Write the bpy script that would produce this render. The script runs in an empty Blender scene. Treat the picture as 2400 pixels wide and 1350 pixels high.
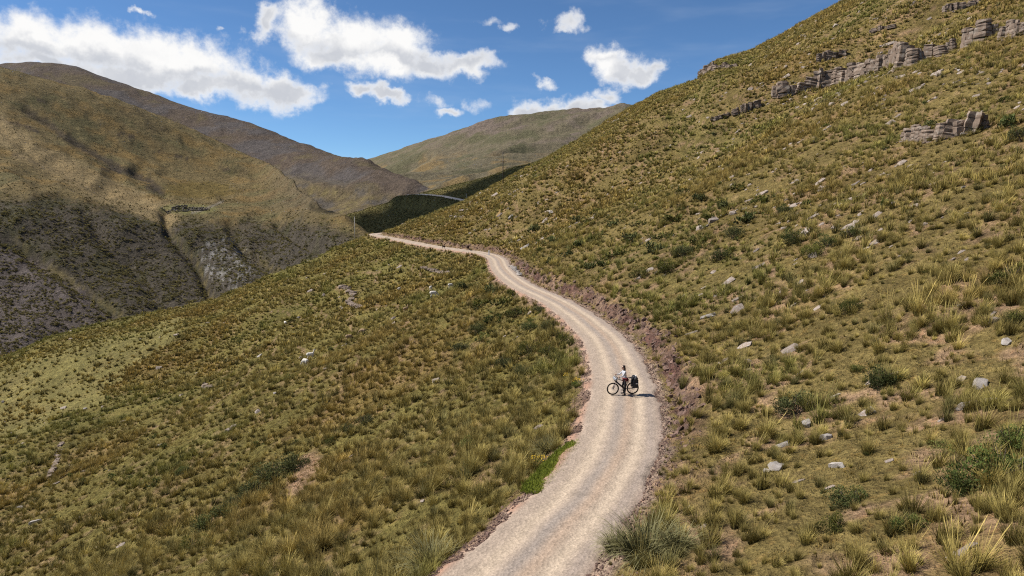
import bpy, bmesh, math, random
import numpy as np
from mathutils import Vector, Matrix, Euler

sc = bpy.context.scene
COL = sc.collection
rad = math.radians
random.seed(7)
rng = np.random.default_rng(7)

# ---------------------------------------------------------------- camera
CAM_H = 10.5
PITCH = rad(7.0)
cam_d = bpy.data.cameras.new('camera')
cam_d.lens = 24.0
cam_d.sensor_width = 36.0
cam_d.clip_start = 0.5
cam_d.clip_end = 30000
cam = bpy.data.objects.new('camera', cam_d)
cam.location = (0, 0, CAM_H)
cam.rotation_euler = (math.pi / 2 - PITCH, 0, 0)
COL.objects.link(cam)
sc.camera = cam

# ---------------------------------------------------------------- sun, exposure
SUN_EL = rad(47.0)
SUN_AZ = rad(-81.0)                      # from +Y towards +X: the sun stands left, a little ahead
SUN_DIR = Vector((math.cos(SUN_EL) * math.sin(SUN_AZ), math.cos(SUN_EL) * math.cos(SUN_AZ), math.sin(SUN_EL)))
sun_d = bpy.data.lights.new('sun', 'SUN')
sun_d.energy = 5.0
sun_d.angle = rad(0.53)
sun_d.color = (1.0, 0.95, 0.87)
sun = bpy.data.objects.new('sun', sun_d)
sun.rotation_euler = SUN_DIR.to_track_quat('Z', 'Y').to_euler()
sun.location = (-200, 60, 300)
COL.objects.link(sun)

vs = sc.view_settings
vs.view_transform = 'Standard'
vs.look = 'None'
vs.exposure = 0.50
vs.gamma = 1.0
vs.use_curve_mapping = False
sc.render.engine = 'CYCLES'
sc.cycles.use_denoising = False
sc.cycles.filter_width = 1.15
sc.cycles.use_adaptive_sampling = True
sc.cycles.adaptive_threshold = 0.012
sc.cycles.max_bounces = 5
sc.cycles.diffuse_bounces = 1
sc.cycles.glossy_bounces = 2
sc.cycles.transparent_max_bounces = 4
sc.cycles.sample_clamp_indirect = 6

# ---------------------------------------------------------------- photo geometry: picture point -> direction
F = 1600.0
CP, SP = math.cos(PITCH), math.sin(PITCH)

def ray(u, v):
    """direction in the world through photograph point (u, v), scaled so that its Y is 1"""
    xc = (np.asarray(u, float) - 1200) / F
    yc = (675 - np.asarray(v, float)) / F
    dy = CP + yc * SP
    return xc / dy, (-SP + yc * CP) / dy

# ---------------------------------------------------------------- world: blue mountain sky with cumulus
def node(nt, t, **kw):
    n = nt.nodes.new(t)
    for k, val in kw.items():
        setattr(n, k, val)
    return n

def build_world():
    w = bpy.data.worlds.new('World')
    sc.world = w
    w.use_nodes = True
    nt = w.node_tree
    nt.nodes.clear()
    L = nt.links.new
    out = node(nt, 'ShaderNodeOutputWorld')
    sky = node(nt, 'ShaderNodeTexSky', sky_type='NISHITA')
    sky.sun_disc = False
    sky.sun_elevation = SUN_EL
    sky.sun_rotation = SUN_AZ
    sky.altitude = 3800
    sky.air_density = 1.0
    sky.dust_density = 0.25
    sky.ozone_density = 2.2

    def M(op, a, b=None, c=None, clamp=False):
        n = node(nt, 'ShaderNodeMath', operation=op, use_clamp=clamp)
        for i, s in enumerate((a, b, c)):
            if s is None:
                continue
            if isinstance(s, (int, float)):
                n.inputs[i].default_value = s
            else:
                L(s, n.inputs[i])
        return n.outputs[0]

    def V(op, a, b=None):
        n = node(nt, 'ShaderNodeVectorMath', operation=op)
        for i, s in enumerate((a, b)):
            if s is None:
                continue
            if isinstance(s, (tuple, list)):
                n.inputs[i].default_value = s
            else:
                L(s, n.inputs[i])
        return n.outputs['Value'] if op in ('LENGTH', 'DISTANCE', 'DOT_PRODUCT') else n.outputs['Vector']

    def smooth(x, lo, hi):
        n = node(nt, 'ShaderNodeMapRange', interpolation_type='SMOOTHSTEP', clamp=True)
        L(x, n.inputs['Value'])
        n.inputs['From Min'].default_value = lo
        n.inputs['From Max'].default_value = hi
        return n.outputs[0]

    def noise(vec, scale, detail, rough, dist=0.0):
        n = node(nt, 'ShaderNodeTexNoise', noise_dimensions='3D')
        L(vec, n.inputs['Vector'])
        n.inputs['Scale'].default_value = scale
        n.inputs['Detail'].default_value = detail
        n.inputs['Roughness'].default_value = rough
        n.inputs['Distortion'].default_value = dist
        return n

    tc = node(nt, 'ShaderNodeTexCoord')
    sep = node(nt, 'ShaderNodeSeparateXYZ')
    L(tc.outputs['Generated'], sep.inputs[0])
    az = M('ARCTAN2', sep.outputs[0], sep.outputs[1])
    el = M('ARCSINE', sep.outputs[2])
    comb = node(nt, 'ShaderNodeCombineXYZ')
    L(az, comb.inputs[0]); L(el, comb.inputs[1])
    P0 = comb.outputs[0]

    # cloud puffs of this sky: centre (photo u, v) and half sizes (photo px)
    def azel(u, v):
        a, e = ray(u, v)
        return math.atan(a), math.atan2(e, math.hypot(1, a))
    ells = []
    for (u, v, ru, rv, *thin) in CLOUD_PUFFS:
        a0, e0 = azel(u, v)
        a1, _ = azel(u + ru, v)
        _, e1 = azel(u, v - rv)
        ells.append((a0, e0, abs(a1 - a0), abs(e1 - e0), thin[0] if thin else 0.0))

    w1 = noise(P0, 11.0, 2.0, 0.55)
    w2 = noise(P0, 30.0, 4.0, 0.6)
    o1 = V('MULTIPLY', V('SUBTRACT', w1.outputs['Color'], (0.5, 0.5, 0.5)), (0.085, 0.055, 0))
    o2 = V('MULTIPLY', V('SUBTRACT', w2.outputs['Color'], (0.5, 0.5, 0.5)), (0.045, 0.040, 0))
    Q0 = V('ADD', V('ADD', P0, o1), o2)

    def puff(Q):
        best = None
        for (a0, e0, ra, re, thin) in ells:
            n = node(nt, 'ShaderNodeVectorMath', operation='MULTIPLY_ADD')
            L(Q, n.inputs[0]); n.inputs[1].default_value = (1 / ra, 1 / re, 0); n.inputs[2].default_value = (-a0 / ra, -e0 / re, thin)
            ln = V('DOT_PRODUCT', n.outputs[0], n.outputs[0])
            if best is None:
                best = ln
            else:
                n = node(nt, 'ShaderNodeMath', operation='SMOOTH_MIN')
                L(best, n.inputs[0]); L(ln, n.inputs[1]); n.inputs[2].default_value = 0.25
                best = n.outputs[0]
        return M('SUBTRACT', 1.0, M('SQRT', M('MAXIMUM', best, 0.0)))

    # beyond the picture the same broken cumulus goes on
    az_abs = M('ABSOLUTE', az)
    rest = noise(V('MULTIPLY', P0, (1.0, 2.2, 1.0)), 2.6, 2.0, 0.5)
    rest_m = M('MULTIPLY', smooth(az_abs, 0.72, 0.85), M('MULTIPLY', smooth(el, 0.06, 0.2), M('SUBTRACT', 1.0, smooth(el, 0.8, 1.2))))
    rest_f = M('ADD', M('MULTIPLY', M('SUBTRACT', rest.outputs['Fac'], 0.56), 4.0), M('MULTIPLY', M('SUBTRACT', rest_m, 1.0), 4.0))

    det = noise(P0, 62.0, 6.0, 0.64)
    dn = M('SUBTRACT', det.outputs['Fac'], 0.5)
    f0 = M('ADD', puff(Q0), M('MULTIPLY', dn, 0.95))
    alpha = smooth(f0, -0.16, 0.64)
    # light: flat shaded bases and the relief of the billows
    f1 = puff(V('ADD', Q0, (0.012, -0.040, 0)))
    base = M('SUBTRACT', 1.0, smooth(f1, -0.30, 0.40))
    thick = M('MULTIPLY', base, smooth(f0, 0.20, 0.75))
    relief = M('MULTIPLY', M('SUBTRACT', w2.outputs['Fac'], 0.5), 0.75)
    lit = M('ADD', M('SUBTRACT', 1.02, M('MULTIPLY', thick, 0.95)), M('ADD', relief, M('MULTIPLY', dn, 0.22)), clamp=True)
    # clear sky with a thin high veil
    mp = node(nt, 'ShaderNodeMapping')
    L(P0, mp.inputs['Vector'])
    mp.inputs['Rotation'].default_value = (0, 0, 0.25)
    mp.inputs['Scale'].default_value = (1.2, 6.0, 1)
    veil = noise(mp.outputs[0], 3.0, 4.0, 0.6)
    va = M('MULTIPLY', smooth(veil.outputs['Fac'], 0.45, 0.8), 0.10)
    tint = node(nt, 'ShaderNodeMix', data_type='RGBA', blend_type='MULTIPLY')
    tint.inputs['Factor'].default_value = 1.0
    L(sky.outputs[0], tint.inputs['A'])
    tint.inputs['B'].default_value = SKY_TINT
    m1 = node(nt, 'ShaderNodeMix', data_type='RGBA')
    L(va, m1.inputs['Factor'])
    L(tint.outputs['Result'], m1.inputs['A'])
    m1.inputs['B'].default_value = (8.8, 9.4, 10.0, 1)
    clear = m1.outputs['Result']

    def clouded(al, li):
        ramp = node(nt, 'ShaderNodeMix', data_type='RGBA')
        L(li, ramp.inputs['Factor'])
        ramp.inputs['A'].default_value = CLOUD_DARK
        ramp.inputs['B'].default_value = CLOUD_LIT
        m2 = node(nt, 'ShaderNodeMix', data_type='RGBA')
        L(al, m2.inputs['Factor'])
        L(clear, m2.inputs['A'])
        L(ramp.outputs['Result'], m2.inputs['B'])
        b_ = node(nt, 'ShaderNodeBackground')
        b_.inputs['Strength'].default_value = SKY_STRENGTH
        L(m2.outputs['Result'], b_.inputs['Color'])
        return b_.outputs[0]
    rest_a = smooth(rest_f, 0.0, 0.5)
    rest_l = M('SUBTRACT', 1.0, M('MULTIPLY', smooth(rest_f, 0.2, 1.0), 0.7))
    b_rest = clouded(rest_a, rest_l)
    b_pic = clouded(alpha, lit)
    inside = M('MULTIPLY', M('LESS_THAN', az_abs, 0.80), M('MULTIPLY', M('GREATER_THAN', el, 0.0), M('LESS_THAN', el, 0.42)))
    ms = node(nt, 'ShaderNodeMixShader')
    L(inside, ms.inputs[0]); L(b_rest, ms.inputs[1]); L(b_pic, ms.inputs[2])
    L(ms.outputs[0], out.inputs['Surface'])
    w.cycles.sampling_method = 'NONE'

SKY_STRENGTH = 0.070
SKY_TINT = (0.80, 1.05, 1.22, 1)
CLOUD_DARK = (6.0, 6.25, 6.8, 1)
CLOUD_LIT = (9.9, 9.85, 9.75, 1)
CLOUD_PUFFS = [
    # long bank on the left
    (-120, 100, 190, 85), (60, 105, 170, 85), (230, 120, 170, 80), (370, 120, 120, 75), (450, 150, 150, 75),
    (330, 175, 190, 45), (350, 130, 150, 60), (560, 200, 110, 55), (640, 205, 95, 55), (700, 215, 85, 38), (470, 205, 90, 35), (130, 165, 190, 40),
    # big one above the middle
    (615, 45, 40, 45), (720, 60, 90, 70), (830, 90, 130, 75), (920, 130, 130, 60), (1010, 150, 100, 42), (1090, 155, 75, 30),
    (780, 120, 110, 40), (940, 90, 90, 50),
    # small one below it
    (880, 215, 48, 26), (925, 228, 42, 22),
    (1035, 270, 42, 18, 0.25), (1010, 245, 44, 20, 0.75),
    # right group
    (1460, 160, 82, 42), (1430, 135, 50, 40), (1510, 165, 58, 32), (1425, 220, 55, 24, 0.4), (1390, 245, 45, 22, 0.3), (1310, 256, 110, 34), (1255, 266, 66, 24), (1370, 258, 66, 30),
    # scraps
    (1335, 42, 58, 32, 0.4), (1310, 58, 34, 18, 0.5), (1190, 65, 30, 22, 0.6), (1150, 45, 40, 22, 0.88), (1270, 195, 34, 15, 0.6), (318, 12, 32, 14, 0.6), (600, 75, 36, 40, 0.55), (1110, 245, 60, 26, 0.85), (530, 72, 20, 10, 0.75),
]
build_world()

# ---------------------------------------------------------------- noise
def _hash(ix, iy, seed):
    h = (ix.astype(np.int64) * 374761393 + iy.astype(np.int64) * 668265263 + seed * 1274126177) & 0xFFFFFFFF
    h = ((h ^ (h >> 13)) * 1274126177) & 0xFFFFFFFF
    return (h ^ (h >> 16)) & 0xFFFFFFFF

def perlin(x, y, seed=0):
    x = np.asarray(x, float); y = np.asarray(y, float)
    ix = np.floor(x); iy = np.floor(y)
    fx = x - ix; fy = y - iy
    ux = fx * fx * fx * (fx * (fx * 6 - 15) + 10)
    uy = fy * fy * fy * (fy * (fy * 6 - 15) + 10)
    def g(dx, dy):
        a = _hash(ix + dx, iy + dy, seed) * (2 * math.pi / 4294967296.0)
        return np.cos(a) * (fx - dx) + np.sin(a) * (fy - dy)
    n0 = g(0, 0) * (1 - ux) + g(1, 0) * ux
    n1 = g(0, 1) * (1 - ux) + g(1, 1) * ux
    return (n0 * (1 - uy) + n1 * uy) * 1.5

def fbm(x, y, octv=4, seed=0, gain=0.5):
    s = 0.0; a = 1.0
    for i in range(octv):
        s = s + a * perlin(x * 2 ** i + 17.3 * i, y * 2 ** i - 9.1 * i, seed + i)
        a *= gain
    return s

def ridged(x, y, octv=4, seed=0):
    s = 0.0; a = 1.0
    for i in range(octv):
        s = s + a * ((1 - np.abs(perlin(x * 2 ** i + 5.1 * i, y * 2 ** i + 3.7 * i, seed + i))) ** 2 - 0.5)
        a *= 0.5
    return s

def sstep(x, a, b):
    t = np.clip((x - a) / (b - a), 0, 1)
    return t * t * (3 - 2 * t)

class Spline:
    """natural cubic spline, linear outside"""
    def __init__(s, x, y):
        s.x = np.array(x, float); s.y = np.array(y, float)
        n = len(x); h = np.diff(s.x); A = np.eye(n); b = np.zeros(n)
        for i in range(1, n - 1):
            A[i, i - 1] = h[i - 1]; A[i, i] = 2 * (h[i - 1] + h[i]); A[i, i + 1] = h[i]
            b[i] = 6 * ((s.y[i + 1] - s.y[i]) / h[i] - (s.y[i] - s.y[i - 1]) / h[i - 1])
        s.m = np.linalg.solve(A, b); s.h = h
        s.d0 = (s.y[1] - s.y[0]) / h[0] - h[0] * s.m[1] / 6
        s.d1 = (s.y[-1] - s.y[-2]) / h[-1] + h[-1] * s.m[-2] / 6
    def __call__(s, q):
        q = np.asarray(q, float)
        i = np.clip(np.searchsorted(s.x, q) - 1, 0, len(s.x) - 2)
        h = s.h[i]; a = (s.x[i + 1] - q) / h; b = (q - s.x[i]) / h
        y = a * s.y[i] + b * s.y[i + 1] + ((a ** 3 - a) * s.m[i] + (b ** 3 - b) * s.m[i + 1]) * h * h / 6
        y = np.where(q < s.x[0], s.y[0] + s.d0 * (q - s.x[0]), y)
        return np.where(q > s.x[-1], s.y[-1] + s.d1 * (q - s.x[-1]), y)

# ---------------------------------------------------------------- the road line on the ground (level, z = 0 at the rider)
ROAD_PIX = [(1205, 1345), (1300, 1245), (1383, 1150), (1418, 1095), (1440, 1050), (1454, 1000), (1459, 950), (1458, 900),
            (1445, 850), (1420, 800), (1367, 750), (1290, 700), (1245, 680), (1196, 650), (1173, 625), (1158, 602)]
_rx, _ry = [], []
for (u_, v_) in ROAD_PIX:
    a_, e_ = ray(u_, v_)
    Yq = -CAM_H / e_
    _rx.append(float(a_ * Yq)); _ry.append(float(Yq))
for (X_, Y_) in [(-8.0, 151), (-15.2, 163), (-23.5, 180), (-33, 202), (-43.5, 226), (-48.5, 239), (-48.2, 249), (-43.5, 260), (-34, 280), (-22, 310), (-8, 350), (10, 400)]:
    _rx.append(X_); _ry.append(Y_)
_ry = np.array(_ry); _rx = np.array(_rx)
# behind the camera
_ry = np.concatenate([[-120, -60, -20, 4], _ry]); _rx = np.concatenate([[-70, -40, -17, -6.6], _rx])
_xr = Spline(_ry, _rx)
_yt = np.linspace(-130, 420, 1101)
_xt = _xr(_yt)
_xt = np.convolve(np.pad(_xt, 4, mode='edge'), np.ones(9) / 9, 'valid')   # take the hand-drawn wobble out
def road_x(Y): return np.interp(Y, _yt, _xt)
_ht = np.gradient(_xt, _yt)
def road_slope(Y): return np.interp(Y, _yt, _ht)
def road_d(X, Y):
    """signed distance from the road's middle line, uphill (right) positive"""
    return (X - road_x(Y)) / np.sqrt(1 + road_slope(Y) ** 2)
HALF = 1.85

# ---------------------------------------------------------------- near hillside: silhouette against what lies behind
SIL_A = [(-500, 960, 190), (0, 834, 200), (112, 791, 200), (225, 765, 202), (375, 727, 206), (506, 697, 212), (656, 634, 220), (739, 604, 230), (800, 570, 240), (833, 555, 246),
         (858, 549, 250), (880, 548, 252), (900, 541, 256), (960, 520, 262), (1000, 505, 270), (1050, 487, 276), (1092, 472, 284), (1150, 440, 292), (1230, 397, 304),
         (1300, 360, 310), (1350, 335, 314), (1420, 290, 318), (1450, 275, 320), (1480, 255, 322), (1540, 220, 322), (1600, 197, 320), (1635, 186, 318), (1650, 163, 316), (1680, 143, 314),
         (1760, 123, 308), (1827, 88, 304), (1867, 62, 300), (1927, 30, 296), (1983, 0, 290), (2200, -120, 270), (2500, -290, 250), (3000, -560, 230)]
_sa = [ray(u, v) for (u, v, R) in SIL_A]
_sA = np.array([s[0] for s in _sa]); _sE = np.array([s[1] for s in _sa]); _sR = np.array([s[2] for s in SIL_A], float)
_o = np.argsort(_sA); _sA, _sE, _sR = _sA[_o], _sE[_o], _sR[_o]

PROF_D = np.array([-600, -300, -160, -100, -60, -30, -12, -5.5, -3.2, -2.3, -1.9, 0, 1.9, 2.4, 2.8, 3.2, 3.8, 8, 14, 40, 90, 160, 260, 600])
PROF_Z = np.array([-95, -75, -50, -34.5, -23.5, -12.6, -5.2, -2.15, -0.9, -0.22, -0.08, -0.08, -0.08, -0.02, 0.12, 0.65, 1.0, 2.65, 5.3, 18.0, 43.5, 80, 131, 300])

def rock_cut(Y):
    """how high the road cut stands along the road (1 where the bank is a raw face)"""
    return np.interp(Y, [0, 20, 25, 29, 34, 60, 95, 112, 122, 135, 150, 165, 200, 235, 400], [0.0, 0.0, 0.15, 0.5, 0.85, 0.95, 1.2, 1.25, 0.5, 0.6, 1.1, 1.2, 1.0, 0.5, 0.4])

def h_near(X, Y, relief=True):
    d = road_d(X, Y)
    z = np.interp(d, PROF_D, PROF_Z)
    # bank: lower and softer where there is no raw cut
    k = rock_cut(Y)
    soft = np.interp(d, [1.9, 6, 14], [0, 1.55, 5.3])
    band = (d > 1.9) & (d < 14)
    z = np.where(band, z * k + soft * (1 - k), z)
    wr = sstep(np.abs(d), 2.6, 9)
    if relief:
        z = z + wr * (fbm(X / 38, Y / 38, 2, 3) * 1.3 + fbm(X / 9, Y / 9, 3, 11) * 0.34)
        z = z + sstep(np.abs(d), 2.0, 3.4) * fbm(X / 1.3, Y / 1.3, 3, 23) * 0.085
        face = sstep(d, 2.6, 3.0) * (1 - sstep(d, 3.9, 4.6)) * k
        z = z + face * (fbm(X / 0.8, Y / 0.8, 3, 31) * 0.26 + fbm(X / 3.5, Y / 3.5, 2, 33) * 0.35)
        # low ribs of rock on the upper slope, running down with the dip of the beds
        q = X * 0.55 + Y * 0.25
        z = z + sstep(d, 25, 60) * np.abs(perlin(q / 22, (Y - X) / 90, 41)) * 2.2 - sstep(d, 25, 60) * 0.9
    z = z + np.interp(Y, [255, 330, 430], [0, 3.5, 12])
    Yp = np.maximum(Y, 1e-3)
    a = np.clip(np.where(Y > 1, X / Yp, 9), -1.4, 1.4)
    E = np.interp(a, _sA, _sE); R = np.interp(a, _sA, _sR)
    # meet the skyline at distance R, then fall away behind it
    zr = CAM_H + E * R
    dr = road_d(a * R, R)
    zb = np.interp(dr, PROF_D, PROF_Z)
    inside = (Y > 1) & (np.abs(X) < 1.35 * Yp)
    wgt = sstep(Y / R, 0.35, 1.0) * sstep(np.abs(d), 4, 26) * inside
    z = z + (zr - zb) * wgt
    line = CAM_H + E * Y
    amp = fbm(X / 7, Y / 7, 3, 57) * 0.5 * wr + fbm(X / 30, Y / 30, 2, 58) * 1.0 * wr
    over = np.maximum(Y - R, 0)
    behind = line - over * over / (over + 30) * 0.75 + amp
    near_line = line + 0.25 + amp - 0.0008 * np.maximum(R - Y, 0) ** 2
    z = np.where(inside & (Y > R), np.minimum(z, behind), z)
    z = np.where(inside & (Y <= R) & (Y > 0.6 * R), np.minimum(z, near_line), z)
    return z

# ---------------------------------------------------------------- the mountains beyond: each a list of columns of (u, v, distance)
class Range:
    def __init__(s, cols, back=0.5):
        K = len(cols[0][1])
        s.a = []; s.Y = []; s.Z = []
        for k in range(K):
            aa, yy, zz = [], [], []
            for (u, kn) in cols:
                v, Y = kn[k]
                a, e = ray(u, v)
                aa.append(float(a)); yy.append(float(Y)); zz.append(CAM_H + float(e) * Y)
            s.a.append(np.array(aa)); s.Y.append(np.array(yy)); s.Z.append(np.array(zz))
        s.K = K; s.back = back
    def __call__(s, X, Y):
        a = X / np.maximum(Y, 1.0)
        def soft(k, tab):
            return sum(w * np.interp(a + o, s.a[k], tab[k]) for o, w in ((-0.022, 0.2), (-0.010, 0.2), (0.0, 0.2), (0.010, 0.2), (0.022, 0.2)))
        ys = [soft(k, s.Y) for k in range(s.K)]
        zs = [soft(k, s.Z) for k in range(s.K)]
        ys.insert(0, ys[0] - 60); zs.insert(0, zs[0] - 40)
        ys.append(ys[-1] * 1.35 + 40); zs.append(zs[-1] - s.back * (ys[-1] - ys[-2]))
        n = len(ys)
        sl = [(zs[i + 1] - zs[i]) / np.maximum(ys[i + 1] - ys[i], 1) for i in range(n - 1)]
        m = [sl[0]] + [(sl[i - 1] + sl[i]) * 0.5 for i in range(1, n - 1)] + [sl[-1]]
        m[n - 2] = np.minimum(m[n - 2], zs[n - 2] / np.maximum(ys[n - 2], 1) * 0.9)
        z = np.where(Y < ys[0], zs[0] - (ys[0] - Y) * 0.8, zs[-1] - (Y - ys[-1]) * s.back)
        for i in range(n - 1):
            h = np.maximum(ys[i + 1] - ys[i], 1)
            t = np.clip((Y - ys[i]) / h, 0, 1)
            t2 = t * t; t3 = t2 * t
            q = (2 * t3 - 3 * t2 + 1) * zs[i] + (t3 - 2 * t2 + t) * h * m[i] + (-2 * t3 + 3 * t2) * zs[i + 1] + (t3 - t2) * h * m[i + 1]
            z = np.where((Y >= ys[i]) & (Y <= ys[i + 1]), q, z)
        return z

RUIN_SPUR = Range([      # brown spur on the left: base, bank, edge of the terrace, terrace, slope, ridge
    (-900, [(1000, 200), (720, 300), (470, 400), (400, 480), (250, 640), (-60, 850)]),
    (-400, [(940, 230), (690, 320), (470, 410), (400, 490), (270, 640), (60, 830)]),
    (0, [(880, 270), (660, 345), (472, 425), (405, 505), (290, 650), (162, 815)]),
    (150, [(840, 290), (640, 360), (482, 440), (430, 530), (322, 680), (200, 850)]),
    (300, [(800, 310), (630, 380), (503, 465), (470, 550), (370, 710), (246, 880)]),
    (435, [(760, 325), (620, 400), (514, 490), (487, 575), (412, 730), (302, 905)]),
    (560, [(725, 345), (605, 420), (514, 505), (484, 590), (432, 730), (362, 905)]),
    (630, [(705, 365), (595, 440), (513, 520), (484, 590), (440, 720), (391, 880)]),
    (712, [(670, 380), (585, 415), (530, 450), (503, 475), (487, 498), (472, 522)]),
    (780, [(640, 370), (585, 395), (550, 415), (534, 428), (523, 440), (514, 450)]),
    (836, [(625, 365), (585, 385), (565, 400), (555, 408), (549, 415), (545, 422)]),
    (900, [(640, 365), (610, 385), (598, 398), (592, 406), (587, 412), (582, 420)]),
    (1000, [(700, 365), (690, 385), (680, 400), (675, 408), (670, 414), (665, 420)]),
])
DARK_RANGE = Range([     # grey-brown range behind it, running down to the pass
    (-900, [(700, 500), (400, 900), (160, 1500)]),
    (-400, [(600, 600), (380, 950), (130, 1550)]),
    (0, [(500, 760), (330, 1050), (164, 1550)]),
    (60, [(500, 790), (320, 1080), (153, 1560)]),
    (130, [(500, 800), (320, 1080), (153, 1560)]),
    (200, [(500, 800), (330, 1080), (172, 1540)]),
    (330, [(500, 800), (350, 1080), (215, 1500)]),
    (450, [(500, 780), (370, 1040), (258, 1440)]),
    (620, [(505, 720), (410, 940), (310, 1320)]),
    (700, [(515, 660), (430, 860), (340, 1230)]),
    (770, [(520, 640), (445, 800), (362, 1120)]),
    (835, [(520, 620), (455, 740), (391, 1000)]),
    (870, [(520, 620), (465, 710), (407, 920)]),
    (914, [(515, 630), (470, 700), (420, 860)]),
    (952, [(505, 640), (472, 690), (433, 800)]),
    (985, [(500, 640), (475, 680), (444, 740)]),
    (1010, [(500, 640), (485, 660), (456, 700)]),
    (1080, [(540, 620), (530, 640), (520, 670)]),
])
SECOND_SPUR = Range([    # spur behind the near hill that the road reaches next
    (600, [(660, 500), (640, 510), (620, 520), (600, 530)]),
    (720, [(610, 480), (585, 492), (565, 503), (550, 515)]),
    (780, [(590, 460), (560, 475), (538, 490), (517, 505)]),
    (830, [(580, 450), (545, 468), (520, 488), (498, 508)]),
    (920, [(565, 430), (525, 460), (497, 488), (474, 515)]),
    (980, [(548, 415), (508, 458), (478, 495), (456, 530)]),
    (1012, [(540, 405), (500, 455), (470, 500), (449, 540)]),
    (1068, [(525, 400), (486, 450), (458, 500), (436, 548)]),
    (1140, [(500, 395), (464, 445), (440, 500), (419, 555)]),
    (1200, [(475, 390), (440, 445), (416, 500), (397, 558)]),
    (1244, [(460, 390), (430, 445), (408, 500), (389, 560)]),
    (1320, [(440, 390), (410, 445), (385, 500), (365, 565)]),
    (1500, [(400, 390), (370, 445), (345, 500), (320, 570)]),
    (1900, [(300, 390), (270, 445), (240, 500), (210, 570)]),
])
PASS_RANGE = Range([     # range across the head of the valley, beyond the pass
    (300, [(560, 900), (520, 1300), (470, 1800), (440, 2500)]),
    (700, [(500, 900), (470, 1300), (430, 1800), (408, 2500)]),
    (835, [(480, 820), (455, 1200), (420, 1700), (390, 2500)]),
    (870, [(480, 780), (452, 1150), (418, 1650), (381, 2450)]),
    (935, [(478, 720), (448, 1050), (410, 1550), (362, 2400)]),
    (1000, [(476, 680), (440, 960), (395, 1450), (340, 2300)]),
    (1060, [(474, 660), (432, 920), (385, 1380), (324, 2200)]),
    (1100, [(472, 650), (428, 900), (378, 1350), (311, 2150)]),
    (1160, [(460, 640), (418, 880), (365, 1300), (293, 2100)]),
    (1190, [(455, 640), (412, 880), (360, 1300), (289, 2080)]),
    (1260, [(445, 640), (402, 880), (350, 1280), (283, 2060)]),
    (1320, [(440, 640), (398, 880), (342, 1260), (276, 2040)]),
    (1360, [(435, 640), (392, 880), (338, 1250), (275, 2020)]),
    (1400, [(430, 640), (390, 880), (340, 1240), (284, 1950)]),
    (1440, [(425, 640), (385, 860), (335, 1200), (276, 1850)]),
    (1480, [(420, 640), (380, 860), (330, 1180), (268, 1750)]),
    (1560, [(420, 640), (390, 860), (350, 1180), (300, 1700)]),
    (1800, [(420, 640), (400, 860), (370, 1180), (340, 1700)]),
])

SPUR_TRACK = [(950, 459), (985, 457), (1012, 459), (1040, 462), (1065, 467), (1092, 473), (1112, 478)]
_st = [(ray(u, v), Yq) for (u, v), Yq in zip(SPUR_TRACK, (512, 500, 489, 480, 471, 462, 455))]
_stx = np.array([float(r[0]) * Yq for r, Yq in _st]); _sty = np.array([Yq for r, Yq in _st], float)
_stz = np.array([CAM_H + float(r[1]) * Yq for r, Yq in _st])

def rib(X, Y, ang, w, seed):
    """gullies and ribs that run down a slope"""
    c, s = math.cos(ang), math.sin(ang)
    p = X * c + Y * s
    q = -X * s + Y * c
    p = p + fbm(X / (w * 3), Y / (w * 3), 2, seed + 5) * w * 0.8
    return 1 - 2 * np.abs(perlin(p / w, q / (w * 6), seed))

GULLIES = [([(388, 500), (395, 540), (440, 590), (470, 630), (505, 720), (530, 790)], 14, 5.0), ([(20, 550), (90, 610), (160, 650), (250, 720), (320, 800)], 18, 4.0),
           ([(540, 530), (575, 590), (610, 615), (670, 640), (720, 680)], 14, 4.5), ([(650, 525), (700, 560), (760, 590)], 12, 4.0), ([(200, 490), (240, 560), (330, 650), (400, 740)], 16, 2.5),
           ([(60, 258), (110, 290), (160, 325), (200, 352), (280, 395), (350, 425), (385, 455)], 9, 3.0), ([(0, 300), (90, 372), (170, 410), (250, 455)], 9, 2.5), ([(430, 330), (480, 375), (540, 410)], 9, 2.0)]

def poly_dist(u, v, pts):
    d = np.full(u.shape, 1e9)
    for (x0, y0), (x1, y1) in zip(pts[:-1], pts[1:]):
        L2 = (x1 - x0) ** 2 + (y1 - y0) ** 2
        t = np.clip(((u - x0) * (x1 - x0) + (v - y0) * (y1 - y0)) / L2, 0, 1)
        d = np.minimum(d, np.hypot(u - x0 - t * (x1 - x0), v - y0 - t * (y1 - y0)))
    return d

def project(X, Y, Z):
    dz = Z - CAM_H
    dep = Y * CP - dz * SP
    dep = np.where(np.abs(dep) < 1e-3, 1e-3, dep)
    return 1200 + F * X / dep, 675 - F * (Y * SP + dz * CP) / dep, dep

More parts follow.
